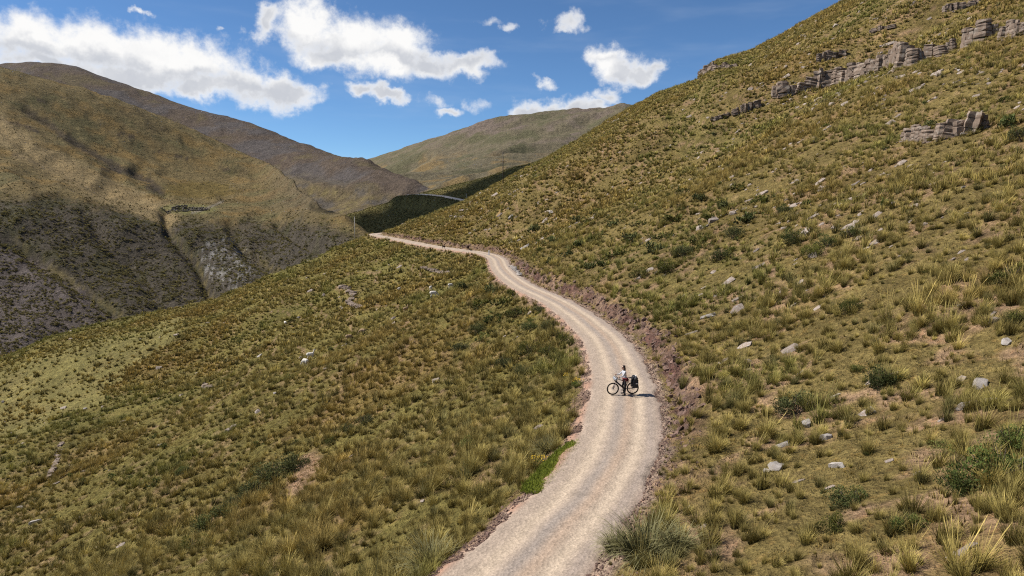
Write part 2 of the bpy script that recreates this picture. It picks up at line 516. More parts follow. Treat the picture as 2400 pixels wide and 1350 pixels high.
def heights(X, Y, relief=True):
    """ground height everywhere and which landform it belongs to (0 near hill, 1 ruin spur, 2 dark range, 3 second spur, 4 pass range, 5 valley floor)"""
    X = np.asarray(X, float); Y = np.asarray(Y, float)
    sh = X.shape
    X = X.ravel(); Y = Y.ravel()
    st = np.full((6, X.size), -1e3)
    st[5] = np.where(Y > 60, -78 + 0.02 * np.maximum(Y - 250, 0), -200)
    i = np.nonzero(np.hypot(X, Y) < 480)[0]
    if len(i):
        st[0, i] = h_near(X[i], Y[i], relief)
    i = np.nonzero((Y > 180) & (X < 60))[0]
    if len(i):
        x, y = X[i], Y[i]
        z = RUIN_SPUR(x, y)
        if relief:
            z = z + rib(x, y, 1.2, 62, 71) * (2.0 + 3.0 * (1 - sstep(y, 430, 520))) + rib(x, y, 0.55, 40, 76) * 3.6 * (1 - sstep(y, 620, 780)) + rib(x, y, 0.9, 24, 74) * 1.3 + fbm(x / 14, y / 14, 4, 77) * 0.7 + ridged(x / 40, y / 40, 4, 109) * 1.0
            # gullies cut into the bank below the terrace
            uu, vv, _ = project(x, y, z)
            for pts, wd, dp in GULLIES:
                z = z - dp * np.exp(-(poly_dist(uu, vv, pts) / wd) ** 2)
        st[1, i] = z
    i = np.nonzero((Y > 450) & (X < 300))[0]
    if len(i):
        x, y = X[i], Y[i]
        z = DARK_RANGE(x, y)
        if relief:
            z = z + (rib(x, y, 0.9, 120, 81) * 10 + rib(x, y, 0.7, 45, 84) * 4.0) * (1 - 0.7 * sstep(y, 850, 1200)) + fbm(x / 30, y / 30, 4, 87) * 1.2 + ridged(x / 70, y / 70, 4, 107) * 1.5 - 2
        st[2, i] = z
    i = np.nonzero((Y > 300) & (Y < 900))[0]
    if len(i):
        x, y = X[i], Y[i]
        z = SECOND_SPUR(x, y)
        if relief:
            z = z + fbm(x / 30, y / 30, 4, 91) * 1.2
        # bench of the track
        dt = np.full(x.shape, 1e9); zt = np.zeros(x.shape)
        for k in range(len(_stx) - 1):
            ax, ay, bx_, by_ = _stx[k], _sty[k], _stx[k + 1], _sty[k + 1]
            L2 = (bx_ - ax) ** 2 + (by_ - ay) ** 2
            t = np.clip(((x - ax) * (bx_ - ax) + (y - ay) * (by_ - ay)) / L2, 0, 1)
            dd = np.hypot(x - ax - t * (bx_ - ax), y - ay - t * (by_ - ay))
            m = dd < dt
            dt = np.where(m, dd, dt); zt = np.where(m, _stz[k] + t * (_stz[k + 1] - _stz[k]), zt)
        wb = 1 - sstep(dt, 4.5, 14)
        st[3, i] = z * (1 - wb) + zt * wb
    i = np.nonzero((Y > 550) & (X > -1500))[0]
    if len(i):
        x, y = X[i], Y[i]
        z = PASS_RANGE(x, y)
        if relief:
            z = z + (rib(x, y, 2.2, 190, 95) * 24 + rib(x, y, 2.0, 70, 98) * 8) * (1 - sstep(y, 1500, 2100) * 0.8) + fbm(x / 60, y / 60, 4, 99) * 2 + ridged(x / 90, y / 90, 4, 105) * 2.5 - 15
        st[4, i] = z
    who = np.argmax(st, axis=0)
    z = np.max(st, axis=0)
    return z.reshape(sh), who.reshape(sh)

def ground_z(X, Y):
    z, _ = heights(np.atleast_1d(X), np.atleast_1d(Y))
    return z

def ground_at(u, v, y0=8.0, y1=2500.0):
    """where the line of sight through photograph point (u, v) first meets the ground"""
    a, e = ray(u, v)
    Ys = np.geomspace(y0, y1, 2600)
    z, _ = heights(a * Ys, Ys)
    below = np.nonzero(z >= CAM_H + e * Ys)[0]
    if len(below) == 0:
        return None
    i = below[0]
    if i == 0:
        return Vector((float(a * Ys[0]), float(Ys[0]), float(z[0])))
    f0 = CAM_H + e * Ys[i - 1] - z[i - 1]; f1 = CAM_H + e * Ys[i] - z[i]
    t = f0 / (f0 - f1 + 1e-9)
    Yq = Ys[i - 1] + t * (Ys[i] - Ys[i - 1])
    return Vector((float(a * Yq), float(Yq), float(ground_z(a * Yq, Yq)[0])))

# ---------------------------------------------------------------- mesh helpers
def grid_mesh(name, V3, rows, cols, closed=False):
    me = bpy.data.meshes.new(name)
    n = rows * cols
    me.vertices.add(n)
    me.vertices.foreach_set('co', V3.astype(np.float32).ravel())
    cc = cols if closed else cols - 1
    i = np.arange(rows - 1)[:, None]; j = np.arange(cc)[None, :]
    j2 = (j + 1) % cols
    q = np.stack([i * cols + j, i * cols + j2, (i + 1) * cols + j2, (i + 1) * cols + j], axis=-1).reshape(-1, 4)
    nf = len(q)
    me.loops.add(nf * 4)
    me.loops.foreach_set('vertex_index', q.astype(np.int32).ravel())
    me.polygons.add(nf)
    me.polygons.foreach_set('loop_start', (np.arange(nf) * 4).astype(np.int32))
    me.polygons.foreach_set('loop_total', np.full(nf, 4, np.int32))
    me.polygons.foreach_set('use_smooth', np.ones(nf, bool))
    me.update(calc_edges=True)
    me.validate()
    return me

def add_color(me, name, rgb, alpha=None):
    at = me.attributes.new(name, 'FLOAT_COLOR', 'POINT')
    c = np.ones((len(me.vertices), 4), np.float32)
    c[:, :3] = rgb
    if alpha is not None:
        c[:, 3] = alpha
    at.data.foreach_set('color', c.ravel())

def new_obj(name, me, mat=None, parent=None, loc=None):
    o = bpy.data.objects.new(name, me)
    if mat is not None and me is not None and len(me.materials) == 0:
        me.materials.append(mat)
    COL.objects.link(o)
    if parent is not None:
        o.parent = parent
    if loc is not None:
        o.location = loc
    return o

def tag(o, label=None, cat=None, group=None, kind=None):
    if label: o['label'] = label
    if cat: o['category'] = cat
    if group: o['group'] = group
    if kind: o['kind'] = kind
    return o

# ---------------------------------------------------------------- materials
def mat_new(name):
    m = bpy.data.materials.new(name)
    m.use_nodes = True
    nt = m.node_tree
    b = nt.nodes['Principled BSDF']
    b.inputs['Specular IOR Level'].default_value = 0.2
    b.inputs['Roughness'].default_value = 0.9
    return m, nt, b

def mat_flat(name, col, rough=0.8, spec=0.2, metal=0.0, vary=0.15, scale=20.0):
    m, nt, b = mat_new(name)
    L = nt.links.new
    b.inputs['Roughness'].default_value = rough
    b.inputs['Specular IOR Level'].default_value = spec
    b.inputs['Metallic'].default_value = metal
    tc = node(nt, 'ShaderNodeTexCoord')
    n = node(nt, 'ShaderNodeTexNoise')
    L(tc.outputs['Object'], n.inputs['Vector'])
    n.inputs['Scale'].default_value = scale
    n.inputs['Detail'].default_value = 4
    mx = node(nt, 'ShaderNodeMix', data_type='RGBA')
    L(n.outputs['Fac'], mx.inputs['Factor'])
    mx.inputs['A'].default_value = (*[c * (1 - vary) for c in col], 1)
    mx.inputs['B'].default_value = (*[min(c * (1 + vary), 1) for c in col], 1)
    L(mx.outputs['Result'], b.inputs['Base Color'])
    return m

def noise_fac(nt, vec, scale, detail, rough, lo, hi):
    L = nt.links.new
    n = node(nt, 'ShaderNodeTexNoise')
    L(vec, n.inputs['Vector'])
    n.inputs['Scale'].default_value = scale
    n.inputs['Detail'].default_value = detail
    n.inputs['Roughness'].default_value = rough
    r = node(nt, 'ShaderNodeMapRange')
    L(n.outputs['Fac'], r.inputs['Value'])
    r.inputs['From Min'].default_value = 0.3
    r.inputs['From Max'].default_value = 0.7
    r.inputs['To Min'].default_value = lo
    r.inputs['To Max'].default_value = hi
    return r.outputs[0], n.outputs['Fac']

def terrain_material():
    m, nt, b = mat_new('hill_ground')
    L = nt.links.new
    geo = node(nt, 'ShaderNodeNewGeometry')
    at = node(nt, 'ShaderNodeAttribute', attribute_name='cover')
    pos = geo.outputs['Position']
    far = at.outputs['Alpha']
    def mul(col, fac):
        mx = node(nt, 'ShaderNodeVectorMath', operation='SCALE')
        L(col, mx.inputs[0]); L(fac, mx.inputs['Scale'])
        return mx.outputs[0]
    def math_(op, x, y):
        n = node(nt, 'ShaderNodeMath', operation=op)
        for i, q in enumerate((x, y)):
            if isinstance(q, (int, float)): n.inputs[i].default_value = q
            else: L(q, n.inputs[i])
        return n.outputs[0]
    f1, n1 = noise_fac(nt, pos, 7.0, 5, 0.75, 0.55, 1.45)
    f2, n2 = noise_fac(nt, pos, 0.8, 5, 0.75, 0.58, 1.42)
    f6, n6 = noise_fac(nt, pos, 2.8, 3, 0.7, 0.66, 1.34)
    f3, n3 = noise_fac(nt, pos, 0.11, 8, 0.74, 0.66, 1.34)
    col = mul(mul(mul(mul(at.outputs['Color'], f1), f2), f3), f6)
    # shrubs and stones too far off to tell apart
    f5, n5 = noise_fac(nt, pos, 0.33, 3, 0.6, 0, 1)
    rs = node(nt, 'ShaderNodeMapRange', interpolation_type='SMOOTHSTEP')
    L(n5, rs.inputs['Value']); rs.inputs['From Min'].default_value = 0.56; rs.inputs['From Max'].default_value = 0.66
    rs.inputs['To Min'].default_value = 0.0; rs.inputs['To Max'].default_value = 0.42
    col = mul(col, math_('SUBTRACT', 1.0, math_('MULTIPLY', rs.outputs[0], far)))
    # pale litter and bits of stone
    f4, n4 = noise_fac(nt, pos, 2.3, 4, 0.6, 0, 1)
    r = node(nt, 'ShaderNodeMapRange', interpolation_type='SMOOTHSTEP')
    L(n4, r.inputs['Value']); r.inputs['From Min'].default_value = 0.54; r.inputs['From Max'].default_value = 0.70
    r.inputs['To Max'].default_value = 0.6
    mx = node(nt, 'ShaderNodeMix', data_type='RGBA')
    L(r.outputs[0], mx.inputs['Factor']); L(col, mx.inputs['A'])
    sc2 = node(nt, 'ShaderNodeVectorMath', operation='MULTIPLY')
    L(col, sc2.inputs[0]); sc2.inputs[1].default_value = (1.42, 1.2, 1.1)
    L(sc2.outputs[0], mx.inputs['B'])
    L(mx.outputs['Result'], b.inputs['Base Color'])
    # fine relief near by, broken ground on the ranges
    fine = math_('ADD', math_('MULTIPLY', n1, 0.16), math_('ADD', math_('MULTIPLY', n2, 0.8), math_('MULTIPLY', n6, 0.35)))
    coarse = math_('MULTIPLY', math_('MULTIPLY', n3, far), 5.0)
    bp = node(nt, 'ShaderNodeBump')
    bp.inputs['Strength'].default_value = 1.0
    bp.inputs['Distance'].default_value = 1.0
    L(math_('ADD', fine, coarse), bp.inputs['Height'])
    L(bp.outputs[0], b.inputs['Normal'])
    b.inputs['Specular IOR Level'].default_value = 0.05
    return m

# ---------------------------------------------------------------- ground: one sheet round the viewer out to the far ranges
def in_poly(u, v, pts):
    c = np.zeros(u.shape, bool)
    n = len(pts)
    for i in range(n):
        x0, y0 = pts[i]; x1, y1 = pts[(i + 1) % n]
        if y0 == y1: continue
        c ^= ((y0 > v) != (y1 > v)) & (u < (x1 - x0) * (v - y0) / (y1 - y0) + x0)
    return c

MEADOW = np.array((0.168, 0.126, 0.046))
STRAW = np.array((0.222, 0.150, 0.066))
ORANGE = np.array((0.175, 0.118, 0.040))
SOIL = np.array((0.305, 0.195, 0.120))
REDROCK = np.array((0.120, 0.066, 0.052))

LAWN = [(-400, 1000), (0, 868), (240, 790), (420, 752), (380, 830), (250, 930), (120, 985), (0, 1030), (-400, 1120)]
def lawn(u, v, n1, n2):
    """short grazed turf low on the outer slope, few bunches"""
    return in_poly(u + n2 * 25, v + n1 * 18, LAWN) * 1.0
def scar(u, v, n3):
    return 1 - sstep(np.hypot((u - 712) / 36 + (v - 1110) / 80, (v - 1110) / 62) + n3 * 0.35, 0.6, 1.1)

def trails(X, Y, d, n1, n4):
    q = d + n1 * 6.0 + perlin(X / 6, Y / 6, 271) * 0.8
    ph = np.abs((q / 7.5) % 1.0 - 0.5)
    return (1 - sstep(ph, 0.015, 0.06)) * sstep(n4 + 0.5 * perlin(X / 25, Y / 60, 273), 0.0, 0.35) * (np.abs(d) > 9)

def landcover(X, Y, Z, who):
    out = np.zeros(X.shape + (3,))
    for k in range(6):
        m = who == k
        if m.any():
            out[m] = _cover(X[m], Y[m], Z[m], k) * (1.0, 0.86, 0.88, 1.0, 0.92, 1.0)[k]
    return out

def _cover(X, Y, Z, k):
    u, v, dep = project(X, Y, Z)
    n1 = fbm(X / 30, Y / 30, 4, 201); n2 = fbm(X / 7, Y / 7, 4, 211); n3 = fbm(X / 2.2, Y / 2.2, 3, 221); n4 = fbm(X / 110, Y / 110, 4, 231)
    c = np.zeros(X.shape + (3,))
    d = road_d(X, Y)
    def mix(base, colr, w):
        w = np.clip(w, 0, 1)[..., None]
        return base * (1 - w) + np.asarray(colr) * w
    # near hill
    if k == 0:
        A = np.where((d < 0)[..., None], np.array((0.158, 0.130, 0.040)), MEADOW) * np.ones(c.shape)
        A = mix(A, STRAW, sstep(n2 + 0.35 * n1, -0.15, 0.5) * np.where(d < 0, 0.6, 1.0))
        A = mix(A, ORANGE, sstep(n1 + 0.3 * n2, 0.25, 0.75) * 0.7)
        A = mix(A, (0.132, 0.120, 0.036), sstep(-n1 + 0.4 * n2, 0.3, 0.8) * 0.7 * np.where(d > 0, 0.5, 1.0))
        bare = sstep(n3 + 0.6 * n2, -0.05, 0.65) * np.where(d > 0, 0.85, 0.5)
        near = 1 - sstep(dep, 30, 120)
        A = mix(A, SOIL, bare * (0.35 + 0.65 * near))
        # narrow stock trails along the slope
        A = mix(A, SOIL * 0.9, trails(X, Y, d, n1, n4) * 0.65)
        # shoulder, ditch and raw cut
        edge = np.abs(d) + 0.45 * n3
        A = mix(A, np.array((0.34, 0.245, 0.18)), (1 - sstep(edge, 2.1, 2.6)))
        kc = rock_cut(Y)
        face = sstep(d + 0.3 * n3, 2.6, 2.9) * (1 - sstep(d + 0.4 * n3, 3.4, 4.0)) * sstep(kc, 0.3, 0.8)
        rk = mix(np.broadcast_to(REDROCK, c.shape), (0.22, 0.145, 0.10), sstep(n2, -0.3, 0.5))
        A = mix(A, rk, face)
        A = mix(A, (0.200, 0.172, 0.062), lawn(u, v, n1, n2) * 0.75)
        A = mix(A, SOIL * 1.1, scar(u, v, n3) * 0.9)
        left = sstep(-d + 0.4 * n3, 1.8, 2.1) * (1 - sstep(-d + 0.7 * n3, 2.3, 3.0))
        A = mix(A, (0.25, 0.155, 0.11), left * 0.6)
        return A
    if k == 1:
        st = rib(X, Y, 0.55, 16, 241); st2 = rib(X, Y, 0.55, 45, 246)
        Cc = np.broadcast_to(np.array((0.200, 0.152, 0.070)), c.shape).copy()
        Cc = mix(Cc, (0.235, 0.160, 0.062), sstep(n1 + 0.3 * n4, 0.0, 0.6))
        Cc = mix(Cc, (0.160, 0.135, 0.062), sstep(-n1 + n4 * 0.8, 0.1, 0.8))
        Cc = mix(Cc, (0.105, 0.080, 0.048), sstep(-st + 0.5 * n2, 0.2, 0.9) * 0.4 + sstep(-st2 + 0.6 * n1, 0.5, 1.0) * 0.3)
        Cc = mix(Cc, (0.27, 0.195, 0.09), sstep(n2 + 0.5 * st, 0.5, 1.1) * 0.5)
        wob = n2 * 7 + n1 * 10
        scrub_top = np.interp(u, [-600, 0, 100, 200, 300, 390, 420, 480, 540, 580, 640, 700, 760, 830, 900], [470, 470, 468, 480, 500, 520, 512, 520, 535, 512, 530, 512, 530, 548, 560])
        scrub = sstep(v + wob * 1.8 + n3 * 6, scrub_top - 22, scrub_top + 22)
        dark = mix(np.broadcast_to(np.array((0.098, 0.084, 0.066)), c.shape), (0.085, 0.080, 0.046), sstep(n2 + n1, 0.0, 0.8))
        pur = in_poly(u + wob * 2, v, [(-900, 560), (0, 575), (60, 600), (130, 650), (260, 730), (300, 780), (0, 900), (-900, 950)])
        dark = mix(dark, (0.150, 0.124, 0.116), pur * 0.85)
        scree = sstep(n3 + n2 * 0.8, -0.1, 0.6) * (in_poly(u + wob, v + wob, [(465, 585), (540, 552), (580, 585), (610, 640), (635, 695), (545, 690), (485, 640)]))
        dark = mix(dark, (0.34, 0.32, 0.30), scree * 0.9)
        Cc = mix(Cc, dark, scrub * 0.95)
        for pts, wd in (([(388, 495), (395, 540), (440, 590), (470, 630), (505, 720)], 9), ([(30, 560), (90, 610), (160, 650), (250, 720), (300, 750)], 12), ([(575, 590), (610, 615), (670, 640)], 12),
                        ([(600, 435), (712, 472), (780, 514), (836, 545)], 9)):
            w = 1 - sstep(poly_dist(u + n2 * 8, v + n1 * 8, pts) + wob * 0.5 + n3 * 3, wd * 0.2, wd * 1.2)
            Cc = mix(Cc, (0.190, 0.150, 0.060), w * 0.75 * sstep(n2 + n3 * 0.5, -0.6, 0.2))
        for pts, wd in (([(60, 258), (110, 290), (160, 325), (200, 352), (280, 395), (350, 425), (380, 450)], 9), ([(30, 360), (90, 385), (170, 408)], 6), ([(280, 312), (312, 322)], 5),
                        ([(0, 283), (40, 290), (85, 305)], 6), ([(240, 395), (280, 402)], 6), ([(370, 355), (440, 370)], 3), ([(90, 235), (125, 240)], 4), ([(345, 440), (375, 450)], 7), ([(515, 395), (535, 398)], 4)):
            w = 1 - sstep(poly_dist(u, v, pts) + wob * 0.35 + n3 * 2, wd * 0.4, wd * 1.2)
            Cc = mix(Cc, (0.075, 0.058, 0.045), w * 0.75)
        w = 1 - sstep(poly_dist(u, v, [(0, 300), (60, 350), (160, 400), (260, 450), (330, 480), (390, 505)]) + wob, 16, 40)
        Cc = mix(Cc, (0.33, 0.245, 0.125), w * 0.8)
        w = 1 - sstep(np.hypot((u - 470) / 90, (v - 445) / 22) + n2 * 0.2, 0.7, 1.1)
        Cc = mix(Cc, (0.165, 0.120, 0.034), w * 0.7)
        w = 1 - sstep(np.hypot((u - 440) / 75, (v - 490) / 13), 0.75, 1.05)
        Cc = mix(Cc, (0.215, 0.200, 0.080), w * 0.85)
        for pts, wd in (([(450, 498), (480, 490), (522, 472)], 3),):
            Cc = mix(Cc, (0.30, 0.26, 0.2), (1 - sstep(poly_dist(u, v, pts), wd * 0.5, wd * 1.3)) * 0.8)
        Cc = mix(Cc, (0.130, 0.108, 0.080), sstep(u + n1 * 40, 560, 720) * (1 - sstep(v, 470, 520)) * 0.55)
        return Cc
    if k == 2:
        D = np.broadcast_to(np.array((0.120, 0.092, 0.070)), c.shape).copy()
        D = mix(D, (0.115, 0.100, 0.092), sstep(n4 + 0.4 * n1, -0.1, 0.5))
        D = mix(D, (0.150, 0.120, 0.060), sstep(n1 - n4, 0.3, 0.9) * 0.6)
        low = sstep(v + n1 * 15 - np.interp(u, [400, 560, 720, 860, 1000], [330, 372, 415, 440, 470]), -12, 25)
        D = mix(D, (0.180, 0.142, 0.075), low * 0.75)
        D = mix(D, (0.125, 0.112, 0.102), low * sstep(n1 + n2 * 0.4, 0.0, 0.5) * 0.75)
        D = mix(D, (0.24, 0.195, 0.085), low * sstep(-n1 + n2 * 0.5, 0.3, 0.8) * 0.7)
        return D
    if k == 3:
        B = np.broadcast_to(np.array((0.120, 0.108, 0.042)), c.shape).copy()
        B = mix(B, (0.165, 0.135, 0.050), sstep(n1 + n2 * 0.4, 0.1, 0.6))
        return B
    if k == 4:
        st = rib(X, Y, 2.1, 60, 251)
        E = np.broadcast_to(np.array((0.150, 0.128, 0.082)), c.shape).copy()
        E = mix(E, (0.085, 0.072, 0.052), sstep(-st + n1 * 0.5, 0.1, 0.8) * 0.6)
        E = mix(E, (0.225, 0.160, 0.075), sstep(n1 + n4, 0.0, 0.7) * sstep(v, 330, 400))
        E = mix(E, (0.175, 0.138, 0.110), sstep(n4 + n1 * 0.3, -0.1, 0.5) * (1 - sstep(v, 300, 380)))
        E = mix(E, (0.110, 0.105, 0.058), sstep(-n4 + n1 * 0.5, 0.15, 0.6) * 0.8)
        return E
    return np.broadcast_to(np.array((0.12, 0.11, 0.05)), c.shape)

def build_ground():
    th = np.concatenate([np.linspace(rad(-180), rad(-50), 34)[:-1], np.linspace(rad(-50), rad(48), 1000), np.linspace(rad(48), rad(180), 34)[1:-1]])
    rr = np.concatenate([[1.0, 3.0, 5.5], np.geomspace(8.0, 340, 500), np.geomspace(340, 4200, 250)[1:]])
    T, Rr = np.meshgrid(th, rr)
    X = np.sin(T) * Rr; Y = np.cos(T) * Rr
    Z, who = heights(X, Y)
    cov = landcover(X, Y, Z, who)
    # sink the sheet a little under the road bed
    d = road_d(X, Y)
    Z = Z - (np.abs(d) < 1.75) * (Y < 300) * 0.10
    me = grid_mesh('ground', np.stack([X, Y, Z], -1).reshape(-1, 3), len(rr), len(th), closed=True)
    me.flip_normals()
    add_color(me, 'cover', cov.reshape(-1, 3), sstep(np.hypot(X, Y), 220, 420).ravel())
    o = new_obj('ground', me, terrain_material())
    tag(o, kind='structure')
    return o
build_ground()

# ---------------------------------------------------------------- the gravel road
def gravel_material():
    m, nt, b = mat_new('road_gravel')
    L = nt.links.new
    geo = node(nt, 'ShaderNodeNewGeometry')
    at = node(nt, 'ShaderNodeAttribute', attribute_name='cover')
    f1, n1 = noise_fac(nt, geo.outputs['Position'], 14.0, 4, 0.75, 0.74, 1.24)
    f2, n2 = noise_fac(nt, geo.outputs['Position'], 1.7, 4, 0.6, 0.88, 1.12)
    vo = node(nt, 'ShaderNodeTexVoronoi')
    L(geo.outputs['Position'], vo.inputs['Vector']); vo.inputs['Scale'].default_value = 9.0
    r = node(nt, 'ShaderNodeMapRange')
    L(vo.outputs['Color'], r.inputs['Value']); r.inputs['To Min'].default_value = 0.84; r.inputs['To Max'].default_value = 1.14
    s = at.outputs['Color']
    for f in (f1, f2, r.outputs[0]):
        mx = node(nt, 'ShaderNodeVectorMath', operation='SCALE')
        L(s, mx.inputs[0]); L(f, mx.inputs['Scale'])
        s = mx.outputs[0]
    L(s, b.inputs['Base Color'])
    bp = node(nt, 'ShaderNodeBump')
    bp.inputs['Strength'].default_value = 0.6; bp.inputs['Distance'].default_value = 0.03
    ad = node(nt, 'ShaderNodeMath', operation='ADD'); L(n1, ad.inputs[0]); L(vo.outputs['Distance'], ad.inputs[1])
    L(ad.outputs[0], bp.inputs['Height'])
    L(bp.outputs[0], b.inputs['Normal'])
    return m
MAT_GRAVEL = gravel_material()

def build_road():
    Yr = np.concatenate([np.arange(-40, 14, 1.0), np.arange(14, 60, 0.16), np.arange(60, 140, 0.35), np.arange(140, 275, 0.6)])
    cr = np.linspace(-2.6, 2.6, 53)
    Yc, Cc = np.meshgrid(Yr, cr, indexing='ij')
    sl = road_slope(Yc); nrm = np.sqrt(1 + sl * sl)
    # travel across the road at right angles to its line
    X = road_x(Yc) + Cc / nrm
    Y = Yc - Cc * sl / nrm
    d = Cc
    n1 = fbm(X / 1.6, Y / 1.6, 3, 301); n2 = fbm(X / 0.45, Y / 0.45, 3, 311); n3 = fbm(X / 6, Y / 6, 3, 321)
    halfl = 1.84 + 0.22 * n1 + 0.1 * n2
    halfr = 1.86 + 0.25 * fbm(X / 2.1, Y / 2.1, 3, 331) + 0.1 * n2
    edge = np.where(d < 0, -d - halfl, d - halfr)
    rut = -0.035 * np.exp(-((d + 0.78) / 0.26) ** 2) - 0.035 * np.exp(-((d - 0.78) / 0.26) ** 2)
    z = 0.03 - 0.012 * d * d + rut + 0.012 * n2 + 0.02 * n1
    z = z - np.maximum(edge, 0) * 0.45 - np.where(edge > 0, 0.03, 0)
    gz = h_near(X, Y)
    z = z + np.interp(Y, [255, 330], [0, 3.5])
    z = np.where(edge > 0.3, np.minimum(z, gz - 0.12), z)
    c = np.broadcast_to(np.array((0.395, 0.312, 0.245)), X.shape + (3,)).copy()
    def mix(base, colr, w):
        w = np.clip(w, 0, 1)[..., None]
        return base * (1 - w) + np.asarray(colr) * w
    q = d + 0.10 * n3 + 0.05 * n1
    trk = np.exp(-((q + 0.80) / 0.30) ** 2) + np.exp(-((q - 0.85) / 0.32) ** 2)
    c = mix(c, (0.545, 0.435, 0.325), trk * 0.85)
    c = mix(c, (0.320, 0.270, 0.235), np.exp(-((q + 0.12) / 0.24) ** 2) * (0.65 + 0.3 * n3))
    c = mix(c, (0.500, 0.345, 0.235), np.exp(-((q - 0.32) / 0.22) ** 2) * 0.4)
    c = mix(c, (0.350, 0.285, 0.245), np.exp(-((q - 1.45) / 0.22) ** 2) * 0.6)
    c = mix(c, (0.360, 0.205, 0.140), sstep(-q, 1.55, 1.95) * (0.35 + 0.5 * sstep(n1, -0.2, 0.4)))
    c = mix(c, (0.330, 0.245, 0.200), sstep(q, 1.6, 1.95) * 0.7)
    c = c * np.array((0.86, 0.85, 0.83))
    me = grid_mesh('road', np.stack([X, Y, z], -1).reshape(-1, 3), len(Yr), len(cr))
    if me.polygons[0].normal.z < 0:
        me.flip_normals()
    add_color(me, 'cover', c.reshape(-1, 3))
    o = new_obj('road', me, MAT_GRAVEL)
    tag(o, kind='structure')
    # the track where it shows again on the second spur
    t = np.linspace(0, 1, 80); i = np.arange(len(_stx)) / (len(_stx) - 1)
    cx = Spline(i, _stx)(t); cy = Spline(i, _sty)(t); cz = np.interp(t, i, _stz)
    tx = np.gradient(cx); ty = np.gradient(cy); ln = np.hypot(tx, ty); nx, ny = ty / ln, -tx / ln
    cc = np.linspace(-1.8, 1.8, 7)
    X = cx[:, None] + nx[:, None] * cc; Y = cy[:, None] + ny[:, None] * cc
    Z = cz[:, None] + 0.15 + (1.8 - cc) * 0.22
    me = grid_mesh('far_road', np.stack([X, Y, Z], -1).reshape(-1, 3), 80, 7)
    if me.polygons[0].normal.z < 0:
        me.flip_normals()
    add_color(me, 'cover', np.broadcast_to(np.array((0.60, 0.49, 0.38)), (560, 3)))
    tag(new_obj('far_road', me, MAT_GRAVEL), kind='structure')
build_road()

# ---------------------------------------------------------------- plants: meshes
def mesh_from(name, verts, faces, mat=None, smooth=False):
    me = bpy.data.meshes.new(name)
    me.from_pydata(verts, [], faces)
    if smooth:
        me.polygons.foreach_set('use_smooth', np.ones(len(me.polygons), bool))
    me.update()
    if mat:
        me.materials.append(mat)
    return me

def vert_attr(me, name, vals):
    at = me.attributes.new(name, 'FLOAT', 'POINT')
    at.data.foreach_set('value', np.array(vals, np.float32))

def tuft_mesh(name, r, blades, length, spread, width, segs, mat, droop=0.5, base_r=0.10, wind=0.12, seedheads=0):
    """one bunch of grass: narrow bent blades from a tight base"""
    vs, fs, tip = [], [], []
    for b in range(blades):
        az = r.uniform(0, 2 * math.pi)
        rr = base_r * math.sqrt(r.random())
        bx, by = rr * math.cos(az), rr * math.sin(az)
        az2 = az + r.gauss(0, 0.5)
        tilt = abs(r.gauss(0, 0.55)) * spread + rr / base_r * 0.35 * spread
        tilt = min(tilt, 1.35)
        ln = length * r.uniform(0.55, 1.1) * (1.0 - 0.15 * tilt)
        w = width * r.uniform(0.7, 1.3)
        side = (-math.sin(az2 + r.gauss(0, 0.6)), math.cos(az2 + r.gauss(0, 0.6)))
        px, py, pz = bx, by, -0.06
        t = tilt * 0.45
        i0 = len(vs)
        for s in range(segs + 1):
            f = s / segs
            ww = w * (1 - f) ** 0.7 * 0.5
            if s == segs:
                vs.append((px, py, pz)); tip.append(1.0)
            else:
                vs.append((px - side[0] * ww, py - side[1] * ww, pz)); vs.append((px + side[0] * ww, py + side[1] * ww, pz)); tip += [f, f]
            st = ln / segs
            px += math.sin(t) * math.cos(az2) * st + wind * st * f; py += math.sin(t) * math.sin(az2) * st; pz += math.cos(t) * st
            t += droop * tilt * (1.2 / segs) + 0.12 * droop
        for s in range(segs):
            a = i0 + 2 * s
            if s == segs - 1:
                fs.append((a, a + 1, a + 2))
            else:
                fs.append((a, a + 1, a + 3, a + 2))
    for b in range(seedheads):
        az = r.uniform(0, 2 * math.pi); t = r.uniform(0.05, 0.5)
        ln = length * r.uniform(1.15, 1.5); w = width * 0.45
        dx, dy, dz = math.sin(t) * math.cos(az), math.sin(t) * math.sin(az), math.cos(t)
        i0 = len(vs)
        vs += [(-w, 0, 0), (w, 0, 0), (dx * ln * 0.75 + w * 0.5, dy * ln * 0.75, dz * ln * 0.75), (dx * ln * 0.75 - w * 0.5, dy * ln * 0.75, dz * ln * 0.75),
               (dx * ln * 0.88 + w * 1.1, dy * ln * 0.88, dz * ln * 0.88), (dx * ln * 0.88 - w * 1.1, dy * ln * 0.88, dz * ln * 0.88), (dx * ln, dy * ln, dz * ln)]
        tip += [0.2, 0.2, 1.1, 1.1, 1.6, 1.6, 1.6]
        fs += [(i0, i0 + 1, i0 + 2, i0 + 3), (i0 + 3, i0 + 2, i0 + 4, i0 + 5), (i0 + 5, i0 + 4, i0 + 6)]
    me = mesh_from(name, vs, fs, mat)
    vert_attr(me, 'tip', tip)
    return me

